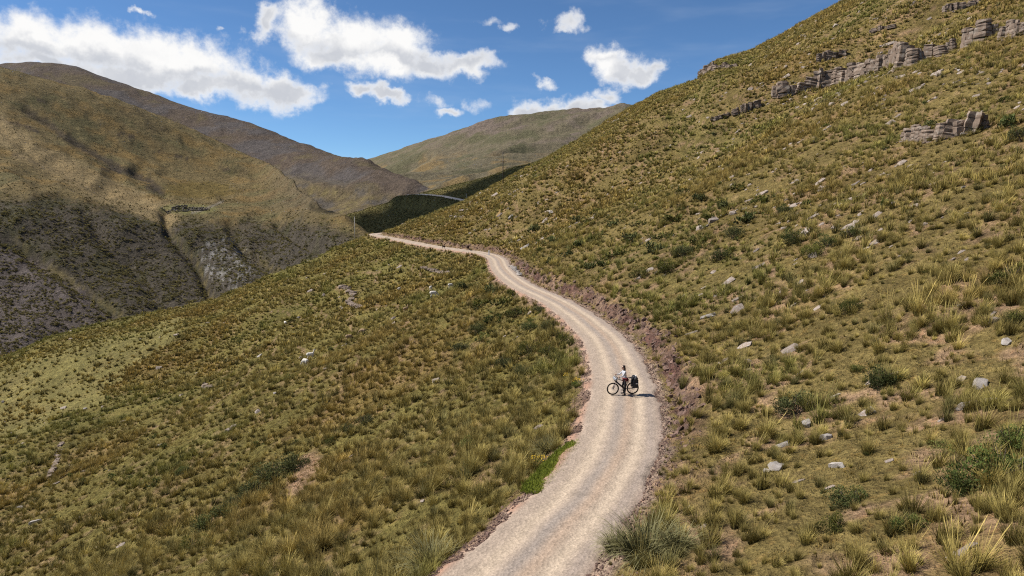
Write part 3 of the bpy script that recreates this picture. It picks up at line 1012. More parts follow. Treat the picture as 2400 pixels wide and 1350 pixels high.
def shrub_mesh(name, r, leaves, size, mat_leaf, rad3=(1, 1, 0.75), clumps=9, leaf=0.07):
    """a bush crown: leaf faces gathered in clumps, gaps between them"""
    vs, fs, tip = [], [], []
    cl = []
    for c in range(clumps):
        az = r.uniform(0, 2 * math.pi); el = math.asin(r.uniform(-0.05, 1.0)); q = r.uniform(0.45, 0.92)
        cl.append((math.cos(az) * math.cos(el) * q * rad3[0], math.sin(az) * math.cos(el) * q * rad3[1], math.sin(el) * q * rad3[2] + 0.12, r.uniform(0.26, 0.48)))
    for k in range(leaves):
        c = r.choice(cl)
        while True:
            x, y, z = r.uniform(-1, 1), r.uniform(-1, 1), r.uniform(-1, 1)
            n = math.sqrt(x * x + y * y + z * z)
            if 0.25 < n < 1:
                break
        q = c[3] * (0.6 + 0.4 * r.random()) / max(n, 0.5)
        p = Vector((c[0] + x * q, c[1] + y * q, max(c[2] + z * q * 0.85, 0.01))) * size
        d1 = Vector((x + r.gauss(0, 0.6), y + r.gauss(0, 0.6), z + 0.5 + r.gauss(0, 0.6))).normalized()
        d2 = d1.cross(Vector((r.gauss(0, 1), r.gauss(0, 1), r.gauss(0, 1)))).normalized()
        s = leaf * size * r.uniform(0.6, 1.5)
        i0 = len(vs)
        vs += [tuple(p - d2 * s * 0.45), tuple(p + d1 * s), tuple(p + d2 * s * 0.45), tuple(p - d1 * s * 0.8)]
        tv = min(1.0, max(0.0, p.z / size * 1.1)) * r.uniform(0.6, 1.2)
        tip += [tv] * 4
        fs.append((i0, i0 + 1, i0 + 2, i0 + 3))
    me = mesh_from(name, vs, fs, mat_leaf)
    vert_attr(me, 'tip', tip)
    return me

def twig_mesh(name, r, size, mat, n=9):
    """woody stems that fork from the root into the crown"""
    vs, fs = [], []
    def limb(p, q, r0, r1):
        dirv = (q - p).normalized()
        a = dirv.orthogonal().normalized(); b = dirv.cross(a)
        i0 = len(vs)
        for (c, rr) in ((p, r0), (q, r1)):
            for k in range(4):
                an = k * math.pi / 2
                vs.append(tuple(c + (a * math.cos(an) + b * math.sin(an)) * rr))
        for k in range(4):
            fs.append((i0 + k, i0 + (k + 1) % 4, i0 + 4 + (k + 1) % 4, i0 + 4 + k))
    for k in range(n):
        az = 2 * math.pi * k / n + r.gauss(0, 0.3); t = r.uniform(0.3, 1.2)
        d = Vector((math.sin(t) * math.cos(az), math.sin(t) * math.sin(az), math.cos(t)))
        m = d * size * 0.45
        limb(Vector((0, 0, -0.05)), m, 0.022 * size, 0.014 * size)
        for j in range(2):
            e = m + (d + Vector((r.gauss(0, 0.4), r.gauss(0, 0.4), 0.3))).normalized() * size * 0.4
            limb(m, e, 0.013 * size, 0.005 * size)
    return mesh_from(name, vs, fs, mat)

def plant_material(name, root, mid, tipc, use_tint=True, trans=0.25, vary=0.25):
    """colour runs along the blade from root to tip; each plant varies a little"""
    m, nt, b = mat_new(name)
    L = nt.links.new
    tp = node(nt, 'ShaderNodeAttribute', attribute_name='tip')
    rp = node(nt, 'ShaderNodeValToRGB')
    L(tp.outputs['Fac'], rp.inputs['Fac'])
    e = rp.color_ramp.elements
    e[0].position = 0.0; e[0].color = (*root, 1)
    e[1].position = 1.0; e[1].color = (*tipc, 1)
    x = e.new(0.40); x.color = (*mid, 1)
    col = rp.outputs['Color']
    oi = node(nt, 'ShaderNodeObjectInfo')
    hs = node(nt, 'ShaderNodeHueSaturation')
    r = node(nt, 'ShaderNodeMapRange'); L(oi.outputs['Random'], r.inputs['Value'])
    r.inputs['To Min'].default_value = 1 - vary; r.inputs['To Max'].default_value = 1 + vary
    L(r.outputs[0], hs.inputs['Value']); L(col, hs.inputs['Color'])
    col = hs.outputs['Color']
    if use_tint:
        ti = node(nt, 'ShaderNodeAttribute', attribute_name='tint', attribute_type='INSTANCER')
        # plants set out as things of their own have no tint of the scatter: fall back on white
        mx = node(nt, 'ShaderNodeMix', data_type='RGBA', blend_type='MULTIPLY')
        mx.inputs['Factor'].default_value = 1.0
        L(col, mx.inputs['A'])
        oc = node(nt, 'ShaderNodeMix', data_type='RGBA')
        ln = node(nt, 'ShaderNodeMath', operation='GREATER_THAN'); L(ti.outputs['Fac'], ln.inputs[0]); ln.inputs[1].default_value = 0.001
        L(ln.outputs[0], oc.inputs['Factor'])
        L(oi.outputs['Color'], oc.inputs['A']); L(ti.outputs['Color'], oc.inputs['B'])
        L(oc.outputs['Result'], mx.inputs['B'])
        col = mx.outputs['Result']
    L(col, b.inputs['Base Color'])
    b.inputs['Roughness'].default_value = 0.75
    b.inputs['Specular IOR Level'].default_value = 0.15
    if trans > 0:
        tr = node(nt, 'ShaderNodeBsdfTranslucent'); L(col, tr.inputs['Color'])
        ms = node(nt, 'ShaderNodeMixShader'); ms.inputs[0].default_value = trans
        L(b.outputs[0], ms.inputs[1]); L(tr.outputs[0], ms.inputs[2])
        L(ms.outputs[0], nt.nodes['Material Output'].inputs['Surface'])
    return m

MAT_GRASS = plant_material('bunch_grass', (0.022, 0.019, 0.008), (0.182, 0.145, 0.044), (0.480, 0.380, 0.160), trans=0.12)  # olive to straw; roots blackened as shade within, tips brightened as if sunlit
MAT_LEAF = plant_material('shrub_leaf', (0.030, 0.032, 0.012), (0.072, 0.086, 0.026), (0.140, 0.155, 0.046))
MAT_TWIG = mat_flat('twig_wood', (0.10, 0.075, 0.055), scale=9)

R1 = random.Random(11)
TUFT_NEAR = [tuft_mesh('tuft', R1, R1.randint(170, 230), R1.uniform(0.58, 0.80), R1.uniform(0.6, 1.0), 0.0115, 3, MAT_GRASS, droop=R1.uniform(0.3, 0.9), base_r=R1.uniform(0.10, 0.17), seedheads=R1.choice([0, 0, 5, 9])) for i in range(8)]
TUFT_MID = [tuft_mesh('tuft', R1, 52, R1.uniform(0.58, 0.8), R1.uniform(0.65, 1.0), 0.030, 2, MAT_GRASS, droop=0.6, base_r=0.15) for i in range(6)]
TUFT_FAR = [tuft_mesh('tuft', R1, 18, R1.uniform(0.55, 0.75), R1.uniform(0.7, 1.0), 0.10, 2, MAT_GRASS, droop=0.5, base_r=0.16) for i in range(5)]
HERB = [tuft_mesh('herb', R1, 26, 0.15, 1.3, 0.017, 1, MAT_GRASS, droop=0.3, base_r=0.14) for i in range(4)]
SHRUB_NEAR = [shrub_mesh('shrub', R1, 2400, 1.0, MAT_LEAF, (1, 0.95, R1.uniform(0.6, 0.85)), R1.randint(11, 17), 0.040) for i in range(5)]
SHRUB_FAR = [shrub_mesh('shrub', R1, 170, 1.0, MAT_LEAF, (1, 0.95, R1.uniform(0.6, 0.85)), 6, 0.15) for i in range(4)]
TWIGS = [twig_mesh('branch', R1, 1.0, MAT_TWIG) for i in range(3)]

# ---------------------------------------------------------------- rocks: meshes
def rock_material(name, c1, c2, lichen=None, scale=2.2):
    m, nt, b = mat_new(name)
    L = nt.links.new
    tc = node(nt, 'ShaderNodeTexCoord')
    oi = node(nt, 'ShaderNodeObjectInfo')
    ad = node(nt, 'ShaderNodeVectorMath', operation='ADD')
    L(tc.outputs['Object'], ad.inputs[0])
    sc_ = node(nt, 'ShaderNodeMath', operation='MULTIPLY'); L(oi.outputs['Random'], sc_.inputs[0]); sc_.inputs[1].default_value = 37.0
    L(sc_.outputs[0], ad.inputs[1])
    f1, n1 = noise_fac(nt, ad.outputs[0], scale, 6, 0.7, 0, 1)
    mx = node(nt, 'ShaderNodeMix', data_type='RGBA')
    L(f1, mx.inputs['Factor']); mx.inputs['A'].default_value = (*c1, 1); mx.inputs['B'].default_value = (*c2, 1)
    col = mx.outputs['Result']
    if lichen:
        f2, n2 = noise_fac(nt, ad.outputs[0], scale * 2.4, 5, 0.6, -1.2, 1.1)
        cl = node(nt, 'ShaderNodeMath', operation='MAXIMUM'); L(f2, cl.inputs[0]); cl.inputs[1].default_value = 0.0
        m2 = node(nt, 'ShaderNodeMix', data_type='RGBA'); L(cl.outputs[0], m2.inputs['Factor'])
        L(col, m2.inputs['A']); m2.inputs['B'].default_value = (*lichen, 1)
        col = m2.outputs['Result']
    hs = node(nt, 'ShaderNodeHueSaturation')
    r = node(nt, 'ShaderNodeMapRange'); L(oi.outputs['Random'], r.inputs['Value'])
    r.inputs['To Min'].default_value = 0.75; r.inputs['To Max'].default_value = 1.2
    L(r.outputs[0], hs.inputs['Value']); L(col, hs.inputs['Color'])
    L(hs.outputs['Color'], b.inputs['Base Color'])
    bp = node(nt, 'ShaderNodeBump'); bp.inputs['Strength'].default_value = 0.7; bp.inputs['Distance'].default_value = 0.05
    f3, n3 = noise_fac(nt, ad.outputs[0], scale * 4, 6, 0.7, 0, 1)
    L(n3, bp.inputs['Height']); L(bp.outputs[0], b.inputs['Normal'])
    return m

MAT_SLAB = rock_material('slab_rock', (0.19, 0.145, 0.115), (0.32, 0.255, 0.21), (0.36, 0.335, 0.305))
MAT_CLIFF = rock_material('cliff_rock', (0.125, 0.090, 0.068), (0.245, 0.182, 0.138), (0.28, 0.24, 0.20), 1.0)
MAT_RED = rock_material('cut_rock', (0.110, 0.064, 0.052), (0.235, 0.155, 0.118), None, 3.0)
MAT_WHITE = rock_material('pale_rock', (0.24, 0.205, 0.18), (0.40, 0.365, 0.33), None, 2.0)

def hull_mesh(name, r, n, dims, mat, boxy=0.6):
    """an angular stone"""
    bm = bmesh.new()
    for k in range(n):
        p = [r.uniform(-1, 1) for _ in range(3)]
        m = max(abs(c) for c in p)
        q = [c / m * r.uniform(0.75, 1) for c in p]                          # towards a block's faces
        l = math.sqrt(sum(c * c for c in p))
        s = [c / l for c in p]
        bm.verts.new([(boxy * q[i] + (1 - boxy) * s[i]) * dims[i] for i in range(3)])
    res = bmesh.ops.convex_hull(bm, input=bm.verts)
    bmesh.ops.delete(bm, geom=[v for v in bm.verts if not v.link_faces], context='VERTS')
    bmesh.ops.recalc_face_normals(bm, faces=bm.faces)
    me = bpy.data.meshes.new(name)
    bm.to_mesh(me); bm.free()
    me.materials.append(mat)
    return me
R2 = random.Random(23)
SLABS = [hull_mesh('slab', R2, 22, (1.0, R2.uniform(0.42, 0.7), R2.uniform(0.14, 0.26)), MAT_SLAB, 0.75) for i in range(8)]
BOULDERS = [hull_mesh('boulder', R2, 22, (1.0, R2.uniform(0.6, 0.9), R2.uniform(0.32, 0.55)), MAT_SLAB, 0.5) for i in range(5)]
def block_mesh(name, r, mat):
    """a bedded block: a box with knocked corners and chipped edges"""
    bm = bmesh.new()
    bmesh.ops.create_cube(bm, size=2.0)
    for v in bm.verts:
        v.co = Vector([c * r.uniform(0.78, 1.06) for c in v.co])
    bmesh.ops.subdivide_edges(bm, edges=[e for e in bm.edges if abs((e.verts[0].co - e.verts[1].co).x) > 1], cuts=1)
    for v in bm.verts:
        v.co += Vector((r.gauss(0, 0.05), r.gauss(0, 0.07), r.gauss(0, 0.06)))
    bmesh.ops.bevel(bm, geom=list(bm.edges), offset=0.07, segments=1, affect='EDGES')
    bmesh.ops.recalc_face_normals(bm, faces=bm.faces)
    me = bpy.data.meshes.new(name)
    bm.to_mesh(me); bm.free()
    me.materials.append(mat)
    return me
def strata_mesh(name, r, mat, layers=5):
    """bedrock standing in beds: ragged layers of unequal thickness, split by upright cracks"""
    vs, fs = [], []
    n = 9
    base = [r.uniform(0.78, 1.08) for _ in range(n)]
    crack = r.randrange(n)
    z = -1.0
    lean = (r.gauss(0, 0.08), r.gauss(0, 0.08))
    th = [r.uniform(0.5, 1.5) for _ in range(layers)]
    tot = sum(th)
    for l in range(layers):
        h = 2.0 * th[l] / tot
        ins = r.uniform(0.82, 1.08) * (1.0 - 0.05 * l)
        ring = []
        for zz, sh in ((z + 0.03, 0.97), (z + h * 0.5, 1.02), (z + h - 0.02, 0.93)):
            row = []
            for k in range(n):
                t = 2 * math.pi * (k + 0.15 * math.sin(k * 7.1)) / n
                c, s_ = math.cos(t), math.sin(t)
                rr = base[k] * ins * sh / max(abs(c), abs(s_)) ** 0.7 * r.uniform(0.93, 1.05)
                if k == crack: rr *= 0.72
                row.append(len(vs)); vs.append((c * rr + lean[0] * zz, s_ * rr + lean[1] * zz, zz + r.gauss(0, 0.02)))
            ring.append(row)
        for q in range(2):
            for k in range(n):
                fs.append((ring[q][k], ring[q][(k + 1) % n], ring[q + 1][(k + 1) % n], ring[q + 1][k]))
        fs.append(tuple(ring[2])); fs.append(tuple(reversed(ring[0])))
        z += h
    return mesh_from(name, vs, fs, mat)
BLOCKS = [strata_mesh('block', R2, MAT_CLIFF, R2.choice((3, 4, 5, 6))) for i in range(10)]
RUBBLE = [hull_mesh('stone', R2, 14, (1.0, R2.uniform(0.6, 0.9), R2.uniform(0.35, 0.7)), MAT_RED, 0.6) for i in range(6)]
PEBBLE = [hull_mesh('pebble', R2, 9, (1.0, 0.8, 0.6), MAT_SLAB, 0.4) for i in range(3)]

# ---------------------------------------------------------------- scatter: masses nobody could count
def scatter(name, pts, rot, scl, idx, tint, protos, label=None):
    """one object: the points carry turn, size and kind of each plant or stone"""
    me = bpy.data.meshes.new(name)
    n = len(pts)
    me.vertices.add(n)
    me.vertices.foreach_set('co', np.asarray(pts, np.float32).ravel())
    for nm, ty, val, key in (('rot', 'FLOAT_VECTOR', rot, 'vector'), ('scl', 'FLOAT_VECTOR', scl, 'vector'), ('tint', 'FLOAT_COLOR', tint, 'color')):
        at = me.attributes.new(nm, ty, 'POINT')
        v = np.asarray(val, np.float32)
        if key == 'color':
            v = np.concatenate([v, np.ones((n, 1), np.float32)], 1)
        at.data.foreach_set(key, np.ascontiguousarray(v).ravel())
    at = me.attributes.new('pick', 'INT', 'POINT')
    at.data.foreach_set('value', np.asarray(idx, np.int32))
    me.update()
    o = new_obj(name, me)
    src = bpy.data.collections.new(name + '_kinds')
    for i, p in enumerate(protos):
        src.objects.link(bpy.data.objects.new('%s_kind_%02d' % (name, i), p))
    g = bpy.data.node_groups.new(name, 'GeometryNodeTree')
    g.interface.new_socket('Geometry', in_out='INPUT', socket_type='NodeSocketGeometry')
    g.interface.new_socket('Geometry', in_out='OUTPUT', socket_type='NodeSocketGeometry')
    gi = g.nodes.new('NodeGroupInput'); go = g.nodes.new('NodeGroupOutput')
    iop = g.nodes.new('GeometryNodeInstanceOnPoints')
    ci = g.nodes.new('GeometryNodeCollectionInfo')
    ci.inputs['Collection'].default_value = src
    ci.inputs['Separate Children'].default_value = True
    ci.inputs['Reset Children'].default_value = True
    m2p = g.nodes.new('GeometryNodeMeshToPoints')
    def named(nm, ty):
        a = g.nodes.new('GeometryNodeInputNamedAttribute'); a.data_type = ty
        a.inputs['Name'].default_value = nm
        return a.outputs['Attribute']
    L = g.links.new
    L(gi.outputs[0], m2p.inputs['Mesh'])
    L(m2p.outputs[0], iop.inputs['Points'])
    L(ci.outputs[0], iop.inputs['Instance'])
    iop.inputs['Pick Instance'].default_value = True
    L(named('pick', 'INT'), iop.inputs['Instance Index'])
    e2r = g.nodes.new('FunctionNodeEulerToRotation')
    L(named('rot', 'FLOAT_VECTOR'), e2r.inputs[0])
    L(e2r.outputs[0], iop.inputs['Rotation'])
    L(named('scl', 'FLOAT_VECTOR'), iop.inputs['Scale'])
    L(iop.outputs[0], go.inputs[0])
    md = o.modifiers.new('scatter', 'NODES')
    md.node_group = g
    tag(o, label=label, kind='stuff')
    return o

def slope_frame(X, Y, eps=0.6):
    z0 = ground_z(X, Y); zx = ground_z(X + eps, Y); zy = ground_z(X, Y + eps)
    return z0, (zx - z0) / eps, (zy - z0) / eps

# candidates over the near hill, only where the picture (and a few steps aside) looks
def near_candidates(n, seed, rmin=9.0, rmax=330.0):
    g = np.random.default_rng(seed)
    th = g.uniform(rad(-50), rad(44), n)
    r = np.sqrt(g.uniform(rmin ** 2, rmax ** 2, n))
    X = np.sin(th) * r; Y = np.cos(th) * r
    a = X / Y
    R = np.interp(a, _sA, _sR)
    keep = Y < R * 1.015
    return X[keep], Y[keep], g

NEAR_LIST = {}
def build_grass():
    X, Y, g = near_candidates(285000, 41)
    X2, Y2, _ = near_candidates(5200, 43, 9.0, 62.0)
    X = np.concatenate([X, X2]); Y = np.concatenate([Y, Y2])
    d = road_d(X, Y)
    n1 = fbm(X / 30, Y / 30, 4, 201); n2 = fbm(X / 7, Y / 7, 4, 211); n3 = fbm(X / 2.2, Y / 2.2, 3, 221)
    dens = 0.80 + 0.70 * n2 + 0.30 * n1 + 0.40 * n3
    dens = dens * (1 - 0.8 * trails(X, Y, d, n1, fbm(X / 110, Y / 110, 4, 231)))
    dens = np.where((d > -2.35) & (d < 2.2), 0, dens)
    face = (d >= 2.7) & (d < 4.1) & (rock_cut(Y) > 0.4)
    dens = np.where(face, 0.22, dens)
    dens = np.where((d >= 4.1) & (d < 6.5), np.maximum(dens, 0.9), dens)
    dens = np.where((d < -2.9) & (d > -9), np.maximum(dens, 0.85), dens)
    dens = np.where((d > 6.5) & (Y < 75), dens * 0.85 - 0.12 * np.clip(n3, -0.5, 1), dens)
    dens = np.where((d < 0) & (d > -3.2) & (Y > 24) & (Y < 29.6), 0, dens)
    keep = g.random(len(X)) < dens
    X, Y, d, n1, n2 = X[keep], Y[keep], d[keep], n1[keep], n2[keep]
    Z, who = heights(X, Y)
    keep = who == 0
    X, Y, Z, d, n1, n2 = X[keep], Y[keep], Z[keep], d[keep], n1[keep], n2[keep]
    u, v, dep = project(X, Y, Z)
    keep = (u > -900) & (u < 2820) & (v < 2200) & (g.random(len(X)) > 0.72 * lawn(u, v, n1, n2)) & (g.random(len(X)) > 0.95 * scar(u, v, 0 * u))
    X, Y, Z, d, n1, n2, dep, u, v = [q[keep] for q in (X, Y, Z, d, n1, n2, dep, u, v)]
    n = len(X)
    s = g.lognormal(-0.20, 0.40, n)
    s = np.where((d < -2.9) & (d > -8) & (Y < 60), s * 1.15, s)
    s = np.clip(s * np.exp(0.45 * n2 + 0.2 * n1), 0.28, 1.5)
    s = np.where(g.random(n) < 0.35, s * 0.55, s)
    s = np.where((d > 0) & (d < 2.8), s * 0.4, s)
    s = s * np.interp(dep, [0, 60, 160, 330], [1, 1, 1.1, 1.2])
    s = s * np.interp(dep, [14, 34], [0.80, 1.0])
    s = s * np.where(dep > 90, g.uniform(0.6, 1.45, n), 1)
    rot = np.stack([g.normal(0, 0.16, n), g.normal(0, 0.16, n) , g.uniform(0, 2 * math.pi, n)], 1)
    scl = np.stack([s * g.uniform(0.85, 1.25, n), s * g.uniform(0.85, 1.25, n), s * g.uniform(0.8, 1.15, n)], 1)
    # colour of each bunch: straw, olive, rust or grey-green by patch
    w1 = 0.7 * sstep(n1 + 0.3 * n2, 0.2, 0.7)[:, None]; w2 = sstep(-n1 + 0.5 * n2, 0.2, 0.8)[:, None]
    t = np.broadcast_to(np.array((0.97, 0.96, 0.76)), (n, 3))
    t = t * (1 - w1) + np.array((1.02, 0.90, 0.68)) * w1
    t = t * (1 - w2) + np.array((0.78, 0.88, 0.62)) * w2
    k = g.random(n)[:, None]
    t = np.where(k > 0.90, t * np.array((0.62, 0.68, 0.80)), t)
    t = np.where(k < 0.10, t * np.array((1.45, 1.42, 1.40)), t)
    t = t * g.uniform(0.72, 1.25, n)[:, None] * np.interp(dep, [40, 140], [1.0, 1.15])[:, None]
    lod = np.where(dep < 48, 0, np.where(dep < 120, 1, 2))
    idx = np.where(lod == 0, g.integers(0, 8, n), np.where(lod == 1, 8 + g.integers(0, 6, n), 14 + g.integers(0, 5, n)))
    # the bunches that show largest become things of their own
    size_px = s / dep
    inview = (u > 10) & (u < 2390) & (v > 0) & (v < 1340)
    order = np.argsort(np.where(inview, -size_px, 0))
    big = order[:300]
    NEAR_LIST['tuft'] = [(X[i], Y[i], Z[i], rot[i], scl[i], int(idx[i] % 8), t[i], s[i], float(u[i]), float(v[i])) for i in big]
    m = np.ones(n, bool); m[big] = False
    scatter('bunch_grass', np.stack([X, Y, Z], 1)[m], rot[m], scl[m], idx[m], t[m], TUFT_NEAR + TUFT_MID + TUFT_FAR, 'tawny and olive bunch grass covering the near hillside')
    return n
print('tufts', build_grass())

# ---------------------------------------------------------------- more masses: short grass, rubble, scrub
def place_mass(name, X, Y, g, smin, smax, protos, tint, label, tilt=0.2, sink=0.0, flat=None, along=True):
    Z = ground_z(X, Y) - sink
    n = len(X)
    s = np.exp(g.uniform(math.log(smin), math.log(smax), n))
    rot = np.stack([g.normal(0, tilt, n), g.normal(0, tilt, n), g.uniform(0, 2 * math.pi, n)], 1)
    scl = np.stack([s, s * g.uniform(0.8, 1.2, n), s * g.uniform(0.7, 1.2, n)], 1)
    return scatter(name, np.stack([X, Y, Z], 1), rot, scl, g.integers(0, len(protos), n), tint, protos, label)

def build_masses():
    # short herbs between the bunches
    X, Y, g = near_candidates(95000, 51, 9.0, 90.0)
    d = road_d(X, Y)
    n1 = fbm(X / 30, Y / 30, 4, 201); n2 = fbm(X / 5, Y / 5, 3, 411)
    keep = ((d < -2.6) | (d > 4.0) | ((d > 2.6) & (rock_cut(Y) < 0.4))) & (g.random(len(X)) < (0.55 + 0.6 * n2) * np.where(d > 0, 0.6, 1.0))
    X, Y, n2 = X[keep], Y[keep], n2[keep]
    n = len(X)
    t = np.array((0.98, 0.90, 0.66)) * (1 - sstep(n2, -0.1, 0.5)[:, None]) + np.array((1.0, 0.85, 0.62)) * sstep(n2, -0.1, 0.5)[:, None]
    t = t * g.uniform(0.65, 1.25, n)[:, None]
    place_mass('short_grass', X, Y, g, 0.6, 2.0, HERB, t, 'short grass and herbs between the bunches on the near hillside')
    # bright green turf on the outer verge
    Yq = np.concatenate([g.uniform(24.1, 29.4, 3200), g.uniform(46, 118, 1600)])
    near = Yq < 30
    wv = 0.5 + 0.5 * perlin(Yq / 4.0, Yq * 0 + 3.3, 61)
    dq = np.where(near, -1.75 - g.uniform(0, 1, len(Yq)) ** 1.4 * 1.15 * np.sin(np.clip((Yq - 24.1) / 5.3, 0, 1) * math.pi) ** 0.6, -2.15 - g.uniform(0, 0.7, len(Yq)))
    keep = near | (wv > 0.5)
    Yq, dq = Yq[keep], dq[keep]
    Xq = road_x(Yq) + dq * np.sqrt(1 + road_slope(Yq) ** 2)
    t = np.array((0.85, 1.20, 0.45)) * g.uniform(0.7, 1.2, len(Xq))[:, None]
    place_mass('green_turf', Xq, Yq, g, 0.6, 1.7, HERB, t, 'bright green turf on the outer edge of the road')
    # broken rock on the raw cut, stones along both edges
    Yq = g.uniform(21, 240, 9000); dq = g.normal(3.25, 0.42, 9000)
    keep = g.random(9000) < sstep(rock_cut(Yq), 0.3, 0.9) * np.interp(Yq, [20, 70, 240], [0.65, 0.5, 0.3]) * sstep(fbm(Yq / 4.0, dq * 2, 2, 67), -0.6, 0.3)
    Yq, dq = Yq[keep], dq[keep]
    Xq = road_x(Yq) + dq * np.sqrt(1 + road_slope(Yq) ** 2)
    place_mass('cut_rubble', Xq, Yq, g, 0.04, 0.28, RUBBLE, np.ones((len(Xq), 3)), 'purplish broken rock on the raw road cut', tilt=0.7)
    Yq = np.exp(g.uniform(math.log(17), math.log(150), 11000))
    side = g.random(len(Yq)) < 0.5
    dq = np.where(side, -1.75 - g.exponential(0.38, len(Yq)), 1.75 + g.exponential(0.5, len(Yq)))
    keep = np.abs(dq) < 3.6
    Yq, dq = Yq[keep], dq[keep]
    Xq = road_x(Yq) + dq * np.sqrt(1 + road_slope(Yq) ** 2)
    place_mass('edge_stones', Xq, Yq, g, 0.022, 0.085, RUBBLE, np.ones((len(Xq), 3)), 'small reddish stones thrown to both edges of the road', tilt=0.7)
    # dark scrub on the steep bank across the valley
    n = 90000
    Yq = g.uniform(265, 600, n); aq = g.uniform(-1.08, -0.16, n)
    Xq = Yq * aq
    Z, who = heights(Xq, Yq)
    u, v, dep = project(Xq, Yq, Z)
    top = np.interp(u, [-600, 0, 100, 200, 300, 390, 420, 480, 540, 580, 640, 700, 760, 830, 900], [470, 470, 468, 480, 500, 520, 512, 520, 535, 512, 530, 512, 530, 548, 560])
    n2 = fbm(Xq / 7, Yq / 7, 4, 211)
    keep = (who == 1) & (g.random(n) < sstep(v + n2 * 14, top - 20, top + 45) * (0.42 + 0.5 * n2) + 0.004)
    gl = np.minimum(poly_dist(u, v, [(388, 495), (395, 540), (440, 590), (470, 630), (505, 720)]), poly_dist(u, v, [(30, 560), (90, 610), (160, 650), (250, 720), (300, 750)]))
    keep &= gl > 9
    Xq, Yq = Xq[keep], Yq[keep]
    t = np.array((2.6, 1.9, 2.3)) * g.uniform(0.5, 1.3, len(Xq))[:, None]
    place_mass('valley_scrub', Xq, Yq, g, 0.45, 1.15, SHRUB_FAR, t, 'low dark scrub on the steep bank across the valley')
    # tussocks and low bushes of the brown spur, in streaks down the slope
    n = 75000
    Yq = g.uniform(420, 900, n); Xq = Yq * g.uniform(-1.05, -0.30, n)
    Z, who = heights(Xq, Yq)
    st = rib(Xq, Yq, 0.55, 16, 241) + 0.8 * fbm(Xq / 25, Yq / 25, 3, 207)
    keep = (who == 1) & (g.random(n) < 0.10 + 0.5 * sstep(-st, -0.2, 0.9))
    Xq, Yq = Xq[keep], Yq[keep]
    t = np.array((0.62, 0.62, 0.60)) * g.uniform(0.45, 1.2, len(Xq))[:, None]
    place_mass('spur_tussocks', Xq, Yq, g, 0.7, 2.0, TUFT_FAR, t, 'tussocks and low bushes in streaks down the brown spur')
    # grass on the second spur
    n = 26000
    Yq = g.uniform(400, 560, n); Xq = Yq * g.uniform(-0.36, 0.1, n)
    Z, who = heights(Xq, Yq)
    keep = who == 3
    Xq, Yq = Xq[keep], Yq[keep]
    t = np.array((0.75, 0.8, 0.7)) * g.uniform(0.6, 1.2, len(Xq))[:, None]
    place_mass('spur_grass', Xq, Yq, g, 0.8, 1.7, TUFT_FAR, t, 'bunch grass on the shaded second spur')
build_masses()

# ---------------------------------------------------------------- shrubs: the large ones are things, small far ones a mass
def G(u, v):
    p = ground_at(u, v)
    return p

SHRUB_PIX = [  # u, v at the foot, width in photo px
    (1868, 965, 105), (2066, 905, 88), (2335, 1130, 190), (2250, 1150, 110), (2385, 1060, 120), (2380, 660, 95), (2130, 1240, 80), (1990, 1180, 95), (1955, 1240, 70), (2385, 760, 70),
    (2395, 330, 70), (1995, 555, 45), (1935, 580, 50), (1905, 600, 55), (2185, 300, 40), (2360, 300, 60), (1660, 300, 20),
    (640, 1125, 95), (690, 1100, 75), (600, 1160, 80), (530, 1210, 85), (480, 1245, 80), (455, 1290, 70), (560, 1185, 60), (860, 990, 50), (820, 1010, 45), (430, 1110, 40),
    (1150, 690, 40), (1180, 715, 45), (1210, 740, 45), (1130, 720, 40), (1240, 775, 45), (1100, 675, 32), (1160, 755, 45), (1265, 730, 30), (1200, 690, 30), (1285, 770, 38), (1120, 780, 40), (1080, 820, 40), (1240, 830, 48),
    (1010, 606, 26), (985, 600, 22), (946, 592, 20), (1006, 612, 18), (1062, 600, 16), (1290, 830, 45), (1320, 800, 30), (1225, 880, 50), (1180, 860, 45),
    (1250, 545, 34), (1300, 570, 36), (1360, 580, 38), (1330, 600, 34), (1400, 565, 40), (1450, 600, 42), (1480, 560, 40), (1420, 625, 36), (1530, 590, 45), (1560, 560, 45), (1600, 600, 44), (1640, 570, 42), (1500, 530, 36), (1580, 520, 40),
    (1440, 530, 32), (1660, 520, 40), (1700, 490, 38), (1750, 520, 42), (1780, 480, 40), (1840, 500, 40), (1720, 560, 46), (1690, 610, 46), (1560, 640, 48), (1500, 650, 40), (1380, 630, 30), (1290, 615, 24), (1265, 590, 24),
    (1640, 470, 34), (1730, 445, 34), (1600, 455, 30), (1860, 570, 48), (1670, 318, 16), (1350, 520, 28), (1400, 500, 26),
]
LANDMARKS = {}
THINGS = {'tuft': [], 'shrub': [], 'rock': []}

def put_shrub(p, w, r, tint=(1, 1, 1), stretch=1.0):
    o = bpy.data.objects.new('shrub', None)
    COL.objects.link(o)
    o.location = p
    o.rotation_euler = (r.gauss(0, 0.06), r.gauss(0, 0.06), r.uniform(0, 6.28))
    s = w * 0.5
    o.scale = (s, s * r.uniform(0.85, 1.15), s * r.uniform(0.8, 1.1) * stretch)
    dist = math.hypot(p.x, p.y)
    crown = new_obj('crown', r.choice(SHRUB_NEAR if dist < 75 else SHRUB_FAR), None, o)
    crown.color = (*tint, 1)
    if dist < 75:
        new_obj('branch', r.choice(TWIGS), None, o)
    return o

